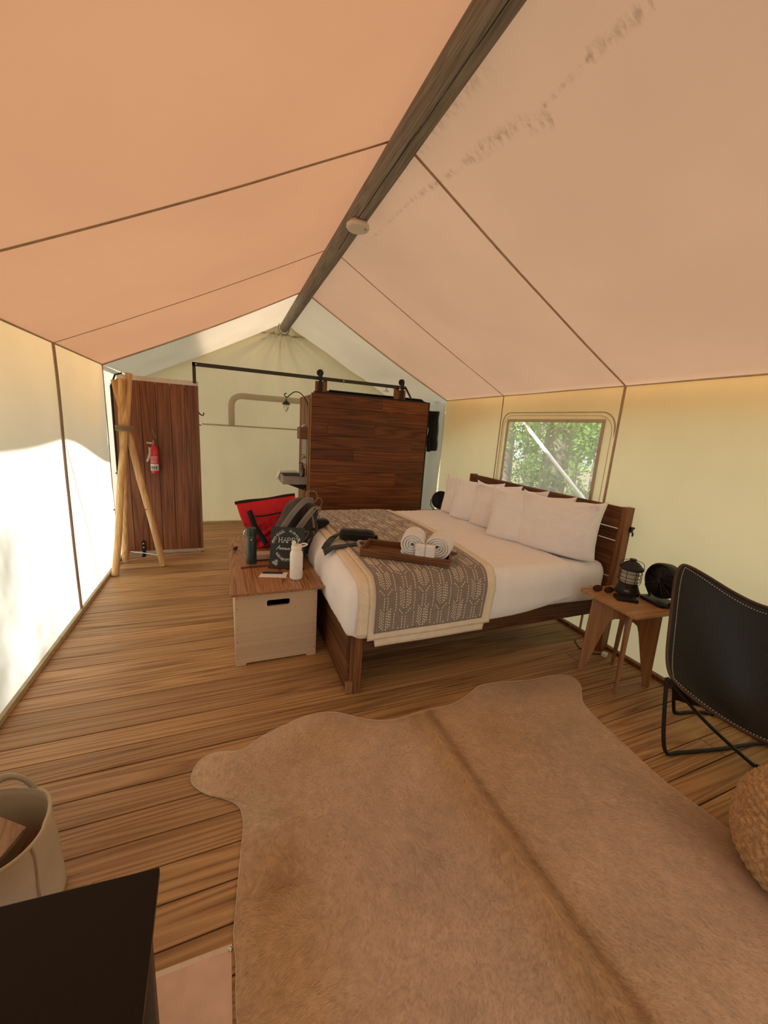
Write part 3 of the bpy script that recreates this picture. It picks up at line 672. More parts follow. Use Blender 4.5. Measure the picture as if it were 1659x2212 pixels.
for (x, y, z) in ((-.965, 4.19, .66), (-.74, 4.365, .62), (-.93, 4.21, 1.0)): MB().sphere((x-.001, y-.026, z), (.007, .003, .008), 10, 6).build('knot', mt['trayk'] if 'trayk' in mt else mt['tray'], tp, smooth=True)

# door track and sliding door
tr = thing('door_track', 'dark steel sliding door rail spanning above the wooden door', 'rail', (.9, 4.745, 2.1))
MB().box(-.305, 4.74, 2.075, 2.19, 4.748, 2.115).build('rail', mt['track'], tr, bevel=.001)
MB().box(-.305, 4.74, 1.90, -.272, 4.748, 2.115).build('drop_bar', mt['track'], tr, bevel=.001)
for x in (-.27, .9+.45, 2.1): MB().sphere((x, 4.739, 2.095), (.009, .004, .009), 10, 6).build('bolt', mt['alu'], tr, smooth=True)
MB().box(1.105, 4.75, 1.97, 1.145, 4.78, 2.10).build('wall_mount', mt['track'], tr)
MB().box(2.05, 4.75, 1.97, 2.09, 4.78, 2.10).build('wall_mount', mt['track'], tr)
MB().tube([(2.19, 4.745, 2.09), (2.38, 4.98, 2.0), (2.40, 5.0, 1.94)], .014, 8).build('end_brace', mt['track'], tr, smooth=40)
bd = thing('sliding_barn_door', 'dark brown barn door of horizontal planks hanging from the rail', 'door', (1.73, 4.71, 0))
zs = [.02, .16, .32, .48, .65, .82, .99, 1.145, 1.265, 1.43, 1.597, 1.765, 1.925]
for i in range(12):
    x0, x1 = .955, 2.515; z0, z1 = zs[i]+.0015, zs[i+1]-.0015; j = random.uniform(-.0015, .0015)
    cuts = {9: [1.16, 1.77], 11: [1.86], 10: [1.95], 7: [1.5], 8: [2.3], 5: [1.3, 2.1]}.get(i, [])
    xx = [x0]+cuts+[x1]
    for a_, c_ in zip(xx[:-1], xx[1:]):
        MB().box(a_+.0006, 4.695+j+random.uniform(0, .001), z0, c_-.0006, 4.712, z1).build('plank', mt['barnwood'], bd, bevel=.0015)
MB().box(.955, 4.712, .02, .985, 4.735, 1.92).build('left_stile', mt['birchz'], bd, bevel=.001)
MB().box(2.485, 4.713, .02, 2.545, 4.735, 1.94).build('right_stile', mt['black'], bd, bevel=.001)
MB().box(.985, 4.713, 1.90, 2.49, 4.735, 1.945).build('top_rail', mt['black'], bd, bevel=.001)
for x in (1.055, 2.115):
    h = MB().box(x-.02, 4.685, 1.93, x+.02, 4.693, 2.17).build('hanger_strap', mt['black'], bd, bevel=.001)
    Rx = Matrix.Rotation(PI/2, 3, 'X')
    MB().lathe([(.036,-.010),(.040,-.007),(.034,0),(.040,.007),(.036,.010)], (x, 4.729, 2.155), 24, Rx).build('roller', mt['black'], h, smooth=True)
    MB().box(x-.017, 4.694, 2.12, x+.017, 4.728, 2.19).build('roller_yoke', mt['black'], h, bevel=.002)
    MB().box(x-.055 if x < 2 else x-.10, 4.715, 1.925, x+.085 if x < 2 else x+.06, 4.737, 2.06).build('top_block', mt['birchz'] if False else mt['bedwoodz'], bd, bevel=.002)

vp = thing('bath_partition', 'narrow edge of a wooden bath partition left of the barn door, carrying sink and lamp', 'partition', (1.01, 5.2, 0))
for i in range(6): MB().box(.985, 4.80+i*.14, .0, 1.03, 4.938+i*.14, 1.915).build('board', mt['barnwood'] if i % 2 else mt['panelwood'], vp, bevel=.002)
MB().box(.945, 4.80, .0, .9845, 4.835, 1.86).build('corner_post', mt['birchz'], vp, bevel=.002)
MB().tube([(.925, 4.86, .02), (.925, 4.86, .75)], .007, 8).build('copper_pipe', mt['bedwoodz'], vp, smooth=True)
MB().box(.955, 4.95, 1.05, .984, 5.25, 1.40).build('splash_panel', mt['concrete'], vp, bevel=.002)
bx = thing('box_shelf', 'small wooden box shelf fixed beside the barn door, above the sink', 'shelf', (.91, 4.9, 1.37))
MB().box(.85, 4.84, 1.37, .984, 4.85, 1.515).box(.85, 4.85, 1.37, .86, 5.02, 1.515).box(.85, 5.02, 1.37, .984, 5.03, 1.515).box(.86, 4.85, 1.37, .984, 5.02, 1.38).build('box_body', mt['tray'], bx)
ts = MB().grid(lambda u, v: (.885+.06*u+.02*nz(v*4, u*4), 4.88+.07*v, 1.505+.055*math.sin(PI*u)*(.6+.6*abs(nz(u*5, v*5)))), 9, 9).build('tissue', mt['towel'], None, smooth=True, thick=.001)
tag(ts, 'crumpled white tissue poking out of the wooden box shelf', 'tissue')
# crook lamp
hl = thing('hanging_lantern', 'small black-capped glass lantern on a curved black hook over the sink', 'lamp', (.70, 4.9, 1.75))
arc = spline([(.955, 4.86, 1.40), (.953, 4.87, 1.72), (.93, 4.88, 1.83), (.86, 4.9, 1.915), (.79, 4.9, 1.925), (.735, 4.9, 1.885), (.70, 4.9, 1.855), (.675, 4.9, 1.868), (.672, 4.9, 1.893), (.695, 4.9, 1.898)], 5)
MB().tube(arc, .006, 8).build('crook_arm', mt['black'], hl, smooth=True)
MB().tube([(.69, 4.9, 1.858), (.69, 4.9, 1.832)], .0025, 6).lathe([(.0,1.835),(.008,1.83),(.010,1.815),(.030,1.80),(.046,1.778),(.048,1.768),(.030,1.77)], (.69, 4.9, 0), 24).build('shade_cap', mt['black'], hl, smooth=True)
MB().lathe([(.026,1.772),(.029,1.745),(.027,1.715),(.016,1.695),(.0,1.69)], (.69, 4.9, 0), 20, caps=False).build('glass_globe', mt['clear'], hl, smooth=True)
MB().lathe([(.008,1.77),(.013,1.745),(.010,1.72),(0,1.715)], (.69, 4.9, 0), 12).build('bulb', mt['frost'], hl, smooth=True)
for k in range(4):
    a = PI/4+k*PI/2; MB().tube(spline([(.69+.032*math.cos(a), 4.9+.032*math.sin(a), 1.77), (.69+.034*math.cos(a), 4.9+.034*math.sin(a), 1.735), (.69, 4.9, 1.682)], 4), .0018, 5).build('guard_wire', mt['black'], hl, smooth=True)
# sink
sk = thing('wall_sink', 'rectangular grey concrete wall sink sticking out left of the barn door', 'sink', (.82, 5.05, .78))
b = MB(); X0, X1, A0, A1, Z0, Z1, T = .655, .98, 4.87, 5.27, .80, .90, .028
b.box(X0, A0, Z0, X1, A0+T, Z1).box(X0, A1-T, Z0, X1, A1, Z1).box(X0, A0+T, Z0, X0+T, A1-T, Z1).box(X1-T, A0+T, Z0, X1, A1-T, Z1).box(X0+T, A0+T, Z0, X1-T, A1-T, Z0+.025)
b.build('basin', mt['concrete'], sk, bevel=.003)
MB().prism([(.72, .798), (.983, .798), (.983, .70)], 'y', 4.90, 4.91).build('support_bracket', mt['black'], sk)
MB().prism([(.72, .798), (.983, .798), (.983, .70)], 'y', 5.22, 5.23).build('support_bracket', mt['black'], sk)
MB().tube(spline([(.965, 5.0, .90), (.965, 5.0, 1.08), (.955, 5.0, 1.13), (.925, 5.0, 1.135), (.91, 5.0, 1.11)], 4), .010, 10).tube([(.95, 5.0, 1.135), (.94, 4.99, 1.17), (.89, 4.98, 1.165)], .005, 8).build('faucet', mt['brass'], sk, smooth=True)
sb = thing('soap_bottle', 'brown amber pump bottle standing on the grey sink', 'bottle', (.895, 4.885, .901))
MB().lathe([(.030,.901),(.034,.905),(.034,.995),(.028,1.012),(.012,1.022),(.012,1.03)], (.895, 4.884, 0), 24).build('bottle_body', mt['amber'], sb, smooth=True)
MB().lathe([(.014,1.03),(.014,1.046),(.006,1.05),(.005,1.075)], (.895, 4.884, 0), 16).tube([(.90, 4.884, 1.075), (.86, 4.884, 1.073), (.853, 4.884, 1.067)], .005, 6).build('pump', mt['blackplastic'], sb, smooth=True)
wt = MB().grid(lambda u, v: (.66-.045*sm(.12, 0, v)+.26*max(0, v-.12), 5.18+.10*u-.25*sm(.12, 0, v)*.4, .905+.018+.006*nz(u*5, v*7)-.085*sm(.14, .0, v)), 10, 24).build('hand_towel', mt['towel'], None, smooth=True, thick=.02)
tag(wt, 'folded white hand towel laid over the back rim of the sink', 'towel')
# shower head, hanging coat, bath wall behind door
sh = thing('shower_head', 'small chrome shower head on an arm above the barn door', 'shower', (2.17, 5.4, 2.1))
MB().tube(spline([(2.40, 5.4, 2.10), (2.28, 5.4, 2.155), (2.20, 5.4, 2.17), (2.185, 5.4, 2.14)], 5), .010, 8).build('shower_arm', mt['brass'], sh, smooth=True)
MB().lathe([(.012,.05),(.014,.03),(.05,.004),(.052,0),(0,-.002)], (2.18, 5.4, 2.09), 20).build('spray_plate', mt['chrome'], sh, smooth=True)
bp = thing('bath_screen', 'black-edged screen standing behind the right side of the barn door', 'screen', (2.5, 4.9, 0))
MB().prism([(1.04, 0), (2.60, 0), (2.60, 1.80), (2.56, 1.93), (2.48, 1.975), (1.04, 1.975)], 'y', 4.86, 4.89).build('screen_board', mt['barnwood'], bp)
MB().tube([(2.60, 4.852, 0), (2.60, 4.852, 1.80), (2.565, 4.852, 1.925), (2.48, 4.852, 1.975), (1.2, 4.852, 1.975)], .013, 8).build('edge_trim', mt['black'], bp, smooth=40)
def coat(u, v):
    return (2.595+.125*u+.02*nz(u*4, v*3)+.015*v, 4.78+.03*math.sin(u*7)+.02*nz(v*3, u*3), 1.84-.52*v-.03*(1-u)*v)
tag(MB().grid(coat, 12, 20).build('hanging_coat', mt['bagblack'], smooth=True, thick=.05), 'black garment hanging in the corner right of the barn door', 'coat')

# ================================================================== BED
bed = thing('bed_frame', 'dark wooden bed frame with slatted headboard under the white mattress', 'bed', (1.65, 2.78, 0))
HX = 2.615
for i, (z0, z1) in enumerate(((.965, 1.118), (.872, .955), (.60, .862), (.42, .59))):
    MB().box(HX, 1.85, z0, HX+.028, 3.68, z1).build('headboard_plank', mt['bedwood'], bed, bevel=.003)
MB().box(HX, 1.80, 0, HX+.075, 1.848, 1.122).build('headboard_post', mt['bedwoodz'], bed, bevel=.003)
MB().box(HX, 3.682, 0, HX+.075, 3.73, 1.122).build('headboard_post', mt['bedwoodz'], bed, bevel=.003)
MB().box(HX+.028, 2.74, 0, HX+.068, 2.80, 1.10).build('headboard_brace', mt['bedwoodz'], bed, bevel=.003)
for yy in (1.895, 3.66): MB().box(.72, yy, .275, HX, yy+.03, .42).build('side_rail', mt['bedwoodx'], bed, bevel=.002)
for z0, z1 in ((.02, .205), (.207, .40)): MB().box(.632, 1.93, z0, .652, 3.68, z1).build('footboard_plank', mt['bedwood'], bed, bevel=.002)
MB().box(.654, 1.925, .0, .70, 1.95, .40).build('leg', mt['bedwoodz'], bed, bevel=.002)
MB().box(.675, 1.893, .0, .718, 1.925, .40).build('leg', mt['bedwoodz'], bed, bevel=.002)
MB().box(.632, 1.905, .0, .674, 1.929, .075).build('foot_block', mt['birchz'], bed, bevel=.002)
MB().box(.675, 3.66, .0, .718, 3.692, .40).build('leg', mt['bedwoodz'], bed, bevel=.002)
for i in range(9): MB().box(.72+i*.21, 1.925, .37, .80+i*.21, 3.66, .385).build('slat', mt['bedwood'], bed, bevel=.002)
cl_ = thing('clip_reading_lamp', 'small black clip fixed to the outer edge of the headboard', 'clip', (2.68, 1.785, .95))
MB().box(HX+.055, 1.782, .945, HX+.078, 1.799, .985).build('clip_body', mt['blackplastic'], cl_, bevel=.004)
MB().tube([(HX+.07, 1.79, .95), (HX+.086, 1.788, .935), (HX+.082, 1.786, .915)], .006, 8).sphere((HX+.084, 1.789, .975), .009, 10, 8).build('clip_arm', mt['blackplastic'], cl_, smooth=True)

def rounded(lo, hi, r, st, fn=None, open_bottom=False, rz=None):
    """rounded box shell as a welded quad surface; fn(p, nrm) may displace"""
    lo = Vector(lo); hi = Vector(hi); b = MB(); r3 = Vector(r) if isinstance(r, tuple) else Vector((r, r, r))
    il, ih = lo+r3, hi-r3
    def m(p):
        q = Vector([min(max(p[i], il[i]), ih[i]) for i in range(3)]); d = Vector([(p[i]-q[i])/r3[i] for i in range(3)])
        if d.length > 1e-6:
            dn = d.normalized(); s_ = max(abs(d.x), abs(d.y), abs(d.z)); e = dn*s_; pos = q+Vector([e[i]*r3[i] for i in range(3)])
        else: dn = Vector((0, 0, 1)); pos = q
        if fn: pos = fn(pos, dn)
        return tuple(pos)
    n_ = [max(3, int((hi[i]-lo[i])/st)) for i in range(3)]
    def face(ax, side):
        a, c = [(1, 2), (0, 2), (0, 1)][ax]
        vs = []; na, nc = n_[a], n_[c]
        for i in range(na+1):
            for j in range(nc+1):
                p = [0, 0, 0]; p[ax] = hi[ax] if side else lo[ax]; p[a] = lo[a]+(hi[a]-lo[a])*i/na; p[c] = lo[c]+(hi[c]-lo[c])*j/nc; vs.append(m(p))
        fs = [(i*(nc+1)+j, (i+1)*(nc+1)+j, (i+1)*(nc+1)+j+1, i*(nc+1)+j+1) for i in range(na) for j in range(nc)]
        b.add(vs, fs)
    for ax in range(3):
        for s_ in (0, 1):
            if open_bottom and ax == 2 and s_ == 0: continue
            face(ax, s_)
    return b
MZ = .70
def mat_fn(p, n):
    d = .006*nz(p.x*2.5, p.y*2.5, p.z*2)
    if p.x > 2.3: d += .004*nz(p.x*9, p.y*30, p.z*14)*(1-abs(n.z))
    return p+n*d
mat_ = thing('mattress', 'thick white mattress in a fitted sheet, on the dark wooden bed frame', 'mattress', (1.62, 2.79, .38))
rounded((.64, 1.862, .385), (2.612, 3.72, MZ-.006), (.05, .06, .10), .03, mat_fn).build('mattress_body', mt['sheet'], mat_, smooth=80, fixn=True)
def duvet_fn(p, n):
    d = .006*nz(p.x*1.8, p.y*1.8, p.z*2)+.0025*nz(p.x*7, p.y*7, p.z*7)
    side = max(0, 1-abs(n.z)*1.3)
    if abs(n.x) > .5 and p.x < 1: d += .011*math.sin(p.y*2*PI/.055+1.2*nz(p.y*3, p.z*4))*side*sm(1.95, 2.08, p.y)*sm(.70, .62, p.z)
    if n.y < -.4:
        d += (.010*nz(p.x*4.2, 3, p.z*1.5)+.006*nz(p.x*11+p.z*6, 8, 1))*side
    q = p+n*d
    if p.z < .48: # hem wanders, hangs lower at the near side
        k = (.48-p.z)/.12; q.z -= k*(.012*nz(p.x*3, p.y*3, 5)+.016)
        q += Vector((n.x, n.y, 0))*.010*k
        if n.y < -.4: q.z += k*.09*sm(1.75, 2.35, p.x)
    # quilting ridges across the top
    if n.z > .7: q.z += .0012*math.sin(p.x*2*PI/.03)*sm(1.5, 1.8, p.x)+.010*math.sin(PI*(p.y-1.86)/1.9)
    return q
cov = rounded((.605, 1.852, .355), (2.36, 3.75, MZ+.004), (.11, .09, .13), .02, duvet_fn, open_bottom=True).build('coverlet', mt['linen'], None, smooth=80, fixn=True, thick=.006)
tag(cov, 'white textured coverlet spread over the mattress, hanging down at the near side', 'bedding')

# ---- grey stitched blanket over a cream one, draped across the foot of the bed
def bed_prof(off):
    """profile across the bed (y, z) from the near hem over the top to the far hem, as points with arc length"""
    y0, y1, r, zt = 1.852-off, 3.75+off, .15+off, MZ+.012+off
    pts = [(y0-.022, .30), (y0-.016, .42), (y0-.006, .50), (y0, zt-r)]
    pts += [(y0+r*.75*(1-math.cos(a)), zt-r+r*math.sin(a)) for a in [PI/2*i/10 for i in range(1, 11)]]
    for i in range(1, 30): t = i/30; pts.append((y0+r*.75+(y1-y0-1.5*r)*t, zt+.008*math.sin(PI*t)))
    pts += [(y1-r*.75*(1-math.sin(a)), zt-r+r*math.cos(a)) for a in [PI/2*i/10 for i in range(0, 11)]]
    pts += [(y1+.01, .45), (y1+.01, .34)]
    s_ = [0]
    for a, c_ in zip(pts[:-1], pts[1:]): s_.append(s_[-1]+math.hypot(c_[0]-a[0], c_[1]-a[1]))
    return pts, s_
def drape(off):
    pts, sl = bed_prof(off); ys = [p[0] for p in pts]; zs_ = [p[1] for p in pts]
    def at(s_):
        return float(np.interp(s_, sl, ys)), float(np.interp(s_, sl, zs_)), sl[-1]
    def nrm(s_):
        a = at(s_-.01); c_ = at(s_+.01); t = Vector((0, c_[0]-a[0], c_[1]-a[1])).normalized(); return Vector((0, -t.z, t.y))
    return at, nrm, sl[-1]
def bx_shift(s_, SL):        # the runner lies a little askew
    t = s_/SL; return .13*math.sin(PI*min(1, t*1.0))+.02*nz(s_*1.5, 4)
def make_blanket(off, u0, u1, s0, s1, mat, name, nu, nv, amp=.003, rib=0, parent=None):
    at, nr, SL = drape(off)
    def fn(a, c_):
        s_ = s0(a) + (s1-s0(a))*c_ if callable(s0) else s0+(s1-s0)*c_
        x = u0+(u1-u0)*a; y_, z_, _ = at(s_); n = nr(s_)
        d = amp*nz(x*5, s_*5, off*50)+.006*nz(x*3.1, s_*2.2, 3)*sm(.45, .1, s_)
        if rib: d += rib*math.sin(s_*2*PI/.014)
        x2 = x+bx_shift(s_, SL)*(.35+.65*a)
        # where the runner rounds the foot of the bed it dips with the mattress shoulder
        q_ = min(1, max(0, (.715-x2)/.112)); dz = -.13*(1-math.sqrt(1-q_*q_))*(1 if z_ > .66 else max(0, (z_-.5)/.16))
        return (x2, y_+n.y*d, z_+n.z*d+dz+(.006*q_ if z_ > .6 else 0))
    return MB().grid(fn, nu, nv).build(name, mat, parent, smooth=80, thick=.004), fn
SLb = drape(.008)[2]
bl = thing('grey_blanket', 'grey blanket with cream stitched arrow pattern and cream border across the foot of the bed', 'blanket', (1.1, 2.8, .72))
make_blanket(.006, .645, 1.50, lambda a: .115 if a < .12 else .038, SLb-.03, mt['cream'], 'cream_backing', 44, 150, .002, .0014, bl)
make_blanket(.013, .71, 1.535, lambda a: .085, SLb-.05, mt['cream'], 'cream_border', 40, 150, .002, .0012, bl)
_, gfn = make_blanket(.019, .745, 1.465, lambda a: .128, SLb-.09, mt['grey'], 'grey_panel', 50, 190, .003, 0, bl)
# stitches
G0, G1, S0, S1 = .745, 1.465, .128, SLb-.09
def gpos(u, s_):
    a = (u-G0)/(G1-G0); c_ = (s_-S0)/(S1-S0); return Vector(gfn(a, c_))
sv = []; sf = []
def dash(u0, s0, u1, s1, w=.0024, h=.0028):
    if min(u0, u1) < G0+.006 or max(u0, u1) > G1-.006 or min(s0, s1) < S0+.006 or max(s0, s1) > S1-.006: return
    p0, p1 = gpos(u0, s0), gpos(u1, s1); t = (p1-p0)
    q = gpos((u0+u1)/2+.004, (s0+s1)/2)-gpos((u0+u1)/2-.004, (s0+s1)/2); r_ = gpos((u0+u1)/2, (s0+s1)/2+.004)-gpos((u0+u1)/2, (s0+s1)/2-.004)
    n = q.cross(r_).normalized()
    if n.z < -.2 : n = -n
    if n.y > .5 and p0.y < 2.5: n = -n
    w_ = t.cross(n).normalized()*w; k = len(sv)
    for p in (p0-w_, p0+w_, p1+w_, p1-w_): sv.append(p+n*.0015)
    for p in (p0-w_*.6, p0+w_*.6, p1+w_*.6, p1-w_*.6): sv.append(p+n*(.0015+h))
    sf.extend([(k+4, k+5, k+6, k+7), (k, k+1, k+5, k+4), (k+1, k+2, k+6, k+5), (k+2, k+3, k+7, k+6), (k+3, k, k+4, k+7)])
def line(u0, s0, u1, s1, dl=.009, gp_=.0065):
    L_ = math.hypot(u1-u0, s1-s0); n_ = max(1, int(L_/(dl+gp_)))
    for i in range(n_):
        a = (i*(dl+gp_))/L_; c_ = a+dl/L_; dash(u0+(u1-u0)*a, s0+(s1-s0)*a, u0+(u1-u0)*c_, s0+(s1-s0)*c_)
CW = .118; MOT = .235
ncol = 7; 
for c in range(ncol):
    uc = G0+.058+c*CW*.985; off_ = (c % 2)*MOT/2
    k = -1
    while S0+k*MOT+off_ < 1.75:
        s_ = S0+k*MOT+off_; k += 1
        near = s_ < 1.0
        hw = CW*.40
        for i in range(7):     # herringbone half
            b0 = s_+.012+i*.0155
            for sg in (-1, 1): line(uc+sg*.006, b0, uc+sg*hw, b0+hw*.95)
        for sg in (-1, 1):     # arrow shaft half
            line(uc+sg*.010, s_+.128, uc+sg*.010, s_+.128+.085)
            line(uc+sg*.010, s_+.213, uc+sg*hw, s_+.213+hw*.9)
            line(uc+sg*CW*.47, s_, uc+sg*CW*.47, s_+MOT*.52)
    # far half of the runner: rectangles in outline
    s_ = 1.76
    while s_ < S1-.1:
        o_ = (c % 2)*.06
        line(uc-.04, s_+o_, uc+.04, s_+o_); line(uc+.04, s_+o_, uc+.04, s_+o_+.08); line(uc+.04, s_+o_+.08, uc-.04, s_+o_+.08); line(uc-.04, s_+o_+.08, uc-.04, s_+o_)
        line(uc-.02, s_+o_+.02, uc+.02, s_+o_+.02); line(uc-.02, s_+o_+.06, uc+.02, s_+o_+.06)
        s_ += .125
me_fast('stitching', np.array([tuple(p) for p in sv]), np.array(sf), mt['yarn'], bl, kind='stuff')
fr = MB()       # frayed edge along the foot side
for i in range(420):
    s_ = S0+.02+(S1-S0-.04)*i/420; p = Vector(gfn(0, (s_-S0)/(S1-S0))); q = Vector(gfn(.02, (s_-S0)/(S1-S0))); d = (p-q).normalized()
    fr.tube([p+Vector((0, 0, .003)), p+d*random.uniform(.012, .024)+Vector((0, random.uniform(-.006, .006), random.uniform(.0, .006)))], .0012, 3, caps=False)
fr.build('frayed_edge', mt['yarn'], bl, kind='stuff')

# ---- pillows
def pillow(name, label, left, right, h, th, lean, wr, seed, zb=None, group='pillows along the headboard'):
    L_, R_ = Vector((*left, 0)), Vector((*right, 0)); mid = (L_+R_)/2; ux = (R_-L_); w = ux.length; ux.normalize()
    n_ = Vector((ux.y, -ux.x, 0))            # faces away from the headboard
    if n_.x > 0: n_ = -n_
    zb = zb or MZ+.004
    t = thing(name, label, 'pillow', (mid.x, mid.y, zb), 0, group)
    up = (Vector((0, 0, 1))*math.cos(lean)-n_*math.sin(lean)).normalized(); nn = up.cross(ux).normalized()
    if nn.dot(n_) < 0: nn = -nn
    b = MB(); nu, nv = 60, 40
    for side in (1, -1):
        def fn(a, c_):
            u = a*2-1; v = c_*2-1
            pu = 1-.075*(1-abs(v)**2.0)*abs(u)**6; pv = 1-.11*(1-abs(u)**2.4)*abs(v)**6 if v > 0 else 1+.03*(1-u*u)
            # puff, thinning to a seam with pulled corners
            e = max(0, (1-abs(u)**2.6))*max(0, (1-abs(v)**2.4)); tt = th/2*e**.46
            tt *= 1+.10*nz(u*1.5+seed, v*1.5)
            wv = wr*(nz(u*5+seed, v*5)*.5+nz(u*11+seed, v*9)*.25)*min(1, e*5)
            ang = math.atan2(v-1.0, u-1.0); rr = math.hypot(v-1.0, u-1.0); wv += wr*1.6*math.sin(ang*26+seed)*math.exp(-rr*2.6)*min(1, e*6)
            ang = math.atan2(v-1.0, u+1.0); rr = math.hypot(v-1.0, u+1.0); wv += wr*1.3*math.sin(ang*22+seed*2)*math.exp(-rr*2.8)*min(1, e*6)
            belly = .03*(1-v)*.5*(1-u*u)
            return mid+Vector((0, 0, zb))+ux*(u*w/2*pu)+up*(h/2*(1+v*pv)-.012+(.016*(abs(u)*abs(v))**7 if v > 0 else .012*abs(u)**5)+.006*nz(u*3, seed)*(v > .9))+nn*(side*(tt+wv)+ (belly if side > 0 else 0)+th*.42)
        b.grid(fn, nu, nv)
    b.build('pillowcase', mt['linen'], t, smooth=80, fixn=True)
    return t
PL = [((2.28, 3.66), (2.53, 3.00), .40, .19, .19, 'white pillow farthest from the camera, at the far end of the headboard row'),
      ((2.22, 3.40), (2.53, 2.76), .415, .19, .19, 'second white pillow from the far end, half overlapped by a wrinkled one'),
      ((2.27, 3.10), (2.53, 2.44), .42, .19, .19, 'wrinkled white pillow in the middle of the row'),
      ((2.15, 2.70), (2.52, 2.15), .425, .19, .20, 'white pillow tucked directly behind the large nearest pillow'),
      ((2.28, 2.47), (2.525, 1.885), .435, .20, .18, 'large white pillow nearest the camera, shown full face')]
for i, (l_, r_, h_, t_, ln, lab) in enumerate(PL): pillow('pillow', lab, l_, r_, h_, t_, ln, .011 if i != 2 else .018, i*3.3+1)

# ================================================================== CHEST AND WHAT STANDS ON IT
TZ = .507
ch = thing('storage_chest', 'pale plywood storage chest with dark wood-grain lid at the foot of the bed', 'chest', (.30, 3.0, 0))
def rrect(x0, z0, x1, z1, r, n=5):
    out = []
    for cx, cz, a0 in ((x1-r, z0+r, -PI/2), (x1-r, z1-r, 0), (x0+r, z1-r, PI/2), (x0+r, z0+r, PI)):
        for i in range(n+1): a = a0+PI/2*i/n; out.append((cx+r*math.cos(a), cz+r*math.sin(a)))
    return out
def panel_with_slot(x0, x1, y0, y1):
    """front board: outline with feet cut out, and a rounded hand slot"""
    import bmesh
    outer = [(x0, 0), (x0+.058, 0), (x0+.068, .014), (x1-.068, .014), (x1-.058, 0), (x1, 0), (x1, .488), (x0, .488)]
    hole = rrect(.228, .395, .372, .438, .012)
    bm = bmesh.new()
    for loop in (outer, hole):
        vs = [bm.verts.new((p[0], y0, p[1])) for p in loop]
        for i in range(len(vs)): bm.edges.new((vs[i], vs[(i+1) % len(vs)]))
    bmesh.ops.triangle_fill(bm, use_beauty=True, edges=bm.edges[:])
    r_ = bmesh.ops.extrude_face_region(bm, geom=bm.faces[:]); vv = [g for g in r_['geom'] if isinstance(g, bmesh.types.BMVert)]
    bmesh.ops.translate(bm, verts=vv, vec=(0, y1-y0, 0)); bmesh.ops.recalc_face_normals(bm, faces=bm.faces)
    b = MB(); bm.verts.index_update(); b.add([v.co[:] for v in bm.verts], [[v.index for v in f.verts] for f in bm.faces]); bm.free(); return b
panel_with_slot(.036, .552, 2.366, 2.384).build('front_panel', mt['ply'], ch, bevel=.001)
MB().box(.036, 2.3845, .0, .053, 3.60, .488).build('side_panel', mt['ply'], ch, bevel=.001)
MB().box(.535, 2.3845, .0, .552, 3.60, .488).build('side_panel', mt['ply'], ch, bevel=.001)
MB().box(.036, 3.601, .0, .552, 3.618, .488).build('back_panel', mt['ply'], ch, bevel=.001)
MB().box(.055, 2.386, .02, .533, 3.60, .03).build('bottom_panel', mt['packdark'], ch)
MB().box(.010, 2.345, .489, .594, 3.632, TZ).build('lid', mt['lid'], ch, bevel=.0015)
for x, zz_ in ((.048, (.05, .17, .26, .40, .468)), (.541, (.06, .20, .28, .40, .468))):
    for z in zz_: MB().sphere((x, 2.3655, z), (.004, .0025, .004), 8, 6).build('screw', mt['brass'], ch, smooth=True)
Rx = Matrix.Rotation
gb = thing('dark_green_bottle', 'tall dark green insulated bottle standing on the chest lid', 'bottle', (.166, 2.885, TZ))
MB().lathe([(.032,0),(.036,.003),(.037,.01),(.037,.222),(.0365,.224)], (.166, 2.885, TZ+.001), 40).build('bottle_body', mt['greenbottle'], gb, smooth=True)
MB().lathe([(.0355,.224),(.0375,.226),(.0378,.262),(.036,.274),(.026,.279),(0,.280)], (.166, 2.885, TZ+.001), 40).build('cap', mt['greenbottle'], gb, smooth=True)
MB().tube(spline([(.130, 2.87, TZ+.262), (.118, 2.865, TZ+.258), (.116, 2.865, TZ+.240), (.122, 2.866, TZ+.222), (.131, 2.87, TZ+.228)], 4), .005, 8).build('carry_loop', mt['chrome'], gb, smooth=True)
MB().lathe([(.0375,.004),(.0378,.006)], (.166, 2.885, TZ), 40).build('base_ring', mt['alu'], gb, smooth=True)
MB().obox((.163, 2.8475, TZ+.195), (.012, .0015, .008)).build('emblem', mt['alu'], gb)
wbt = thing('white_bottle', 'white insulated bottle with spout lid and carry loop, at the front of the chest', 'bottle', (.437, 2.53, TZ))
WX, WY = .437, 2.53
MB().lathe([(.038,0),(.0425,.004),(.0435,.012),(.0435,.172),(.041,.188),(.034,.200),(.033,.206)], (WX, WY, TZ+.001), 44).build('bottle_body', mt['whitebottle'], wbt, smooth=True)
lid_ = MB().lathe([(.034,.206),(.0355,.208),(.0355,.232),(.032,.237),(0,.238)], (WX, WY, TZ+.001), 40).build('screw_lid', mt['whitebottle'], wbt, smooth=True)
MB().obox((WX-.018, WY-.004, TZ+.252), (.022, .026, .034), (0, .25, 0)).build('spout', mt['whitebottle'], lid_, bevel=.005)
MB().tube(spline([(WX+.010, WY+.013, TZ+.232), (WX+.05, WY+.013, TZ+.243), (WX+.072, WY, TZ+.240), (WX+.05, WY-.013, TZ+.233), (WX+.010, WY-.013, TZ+.228)], 5), .0055, 8).build('carry_loop', mt['whitebottle'], lid_, smooth=True)
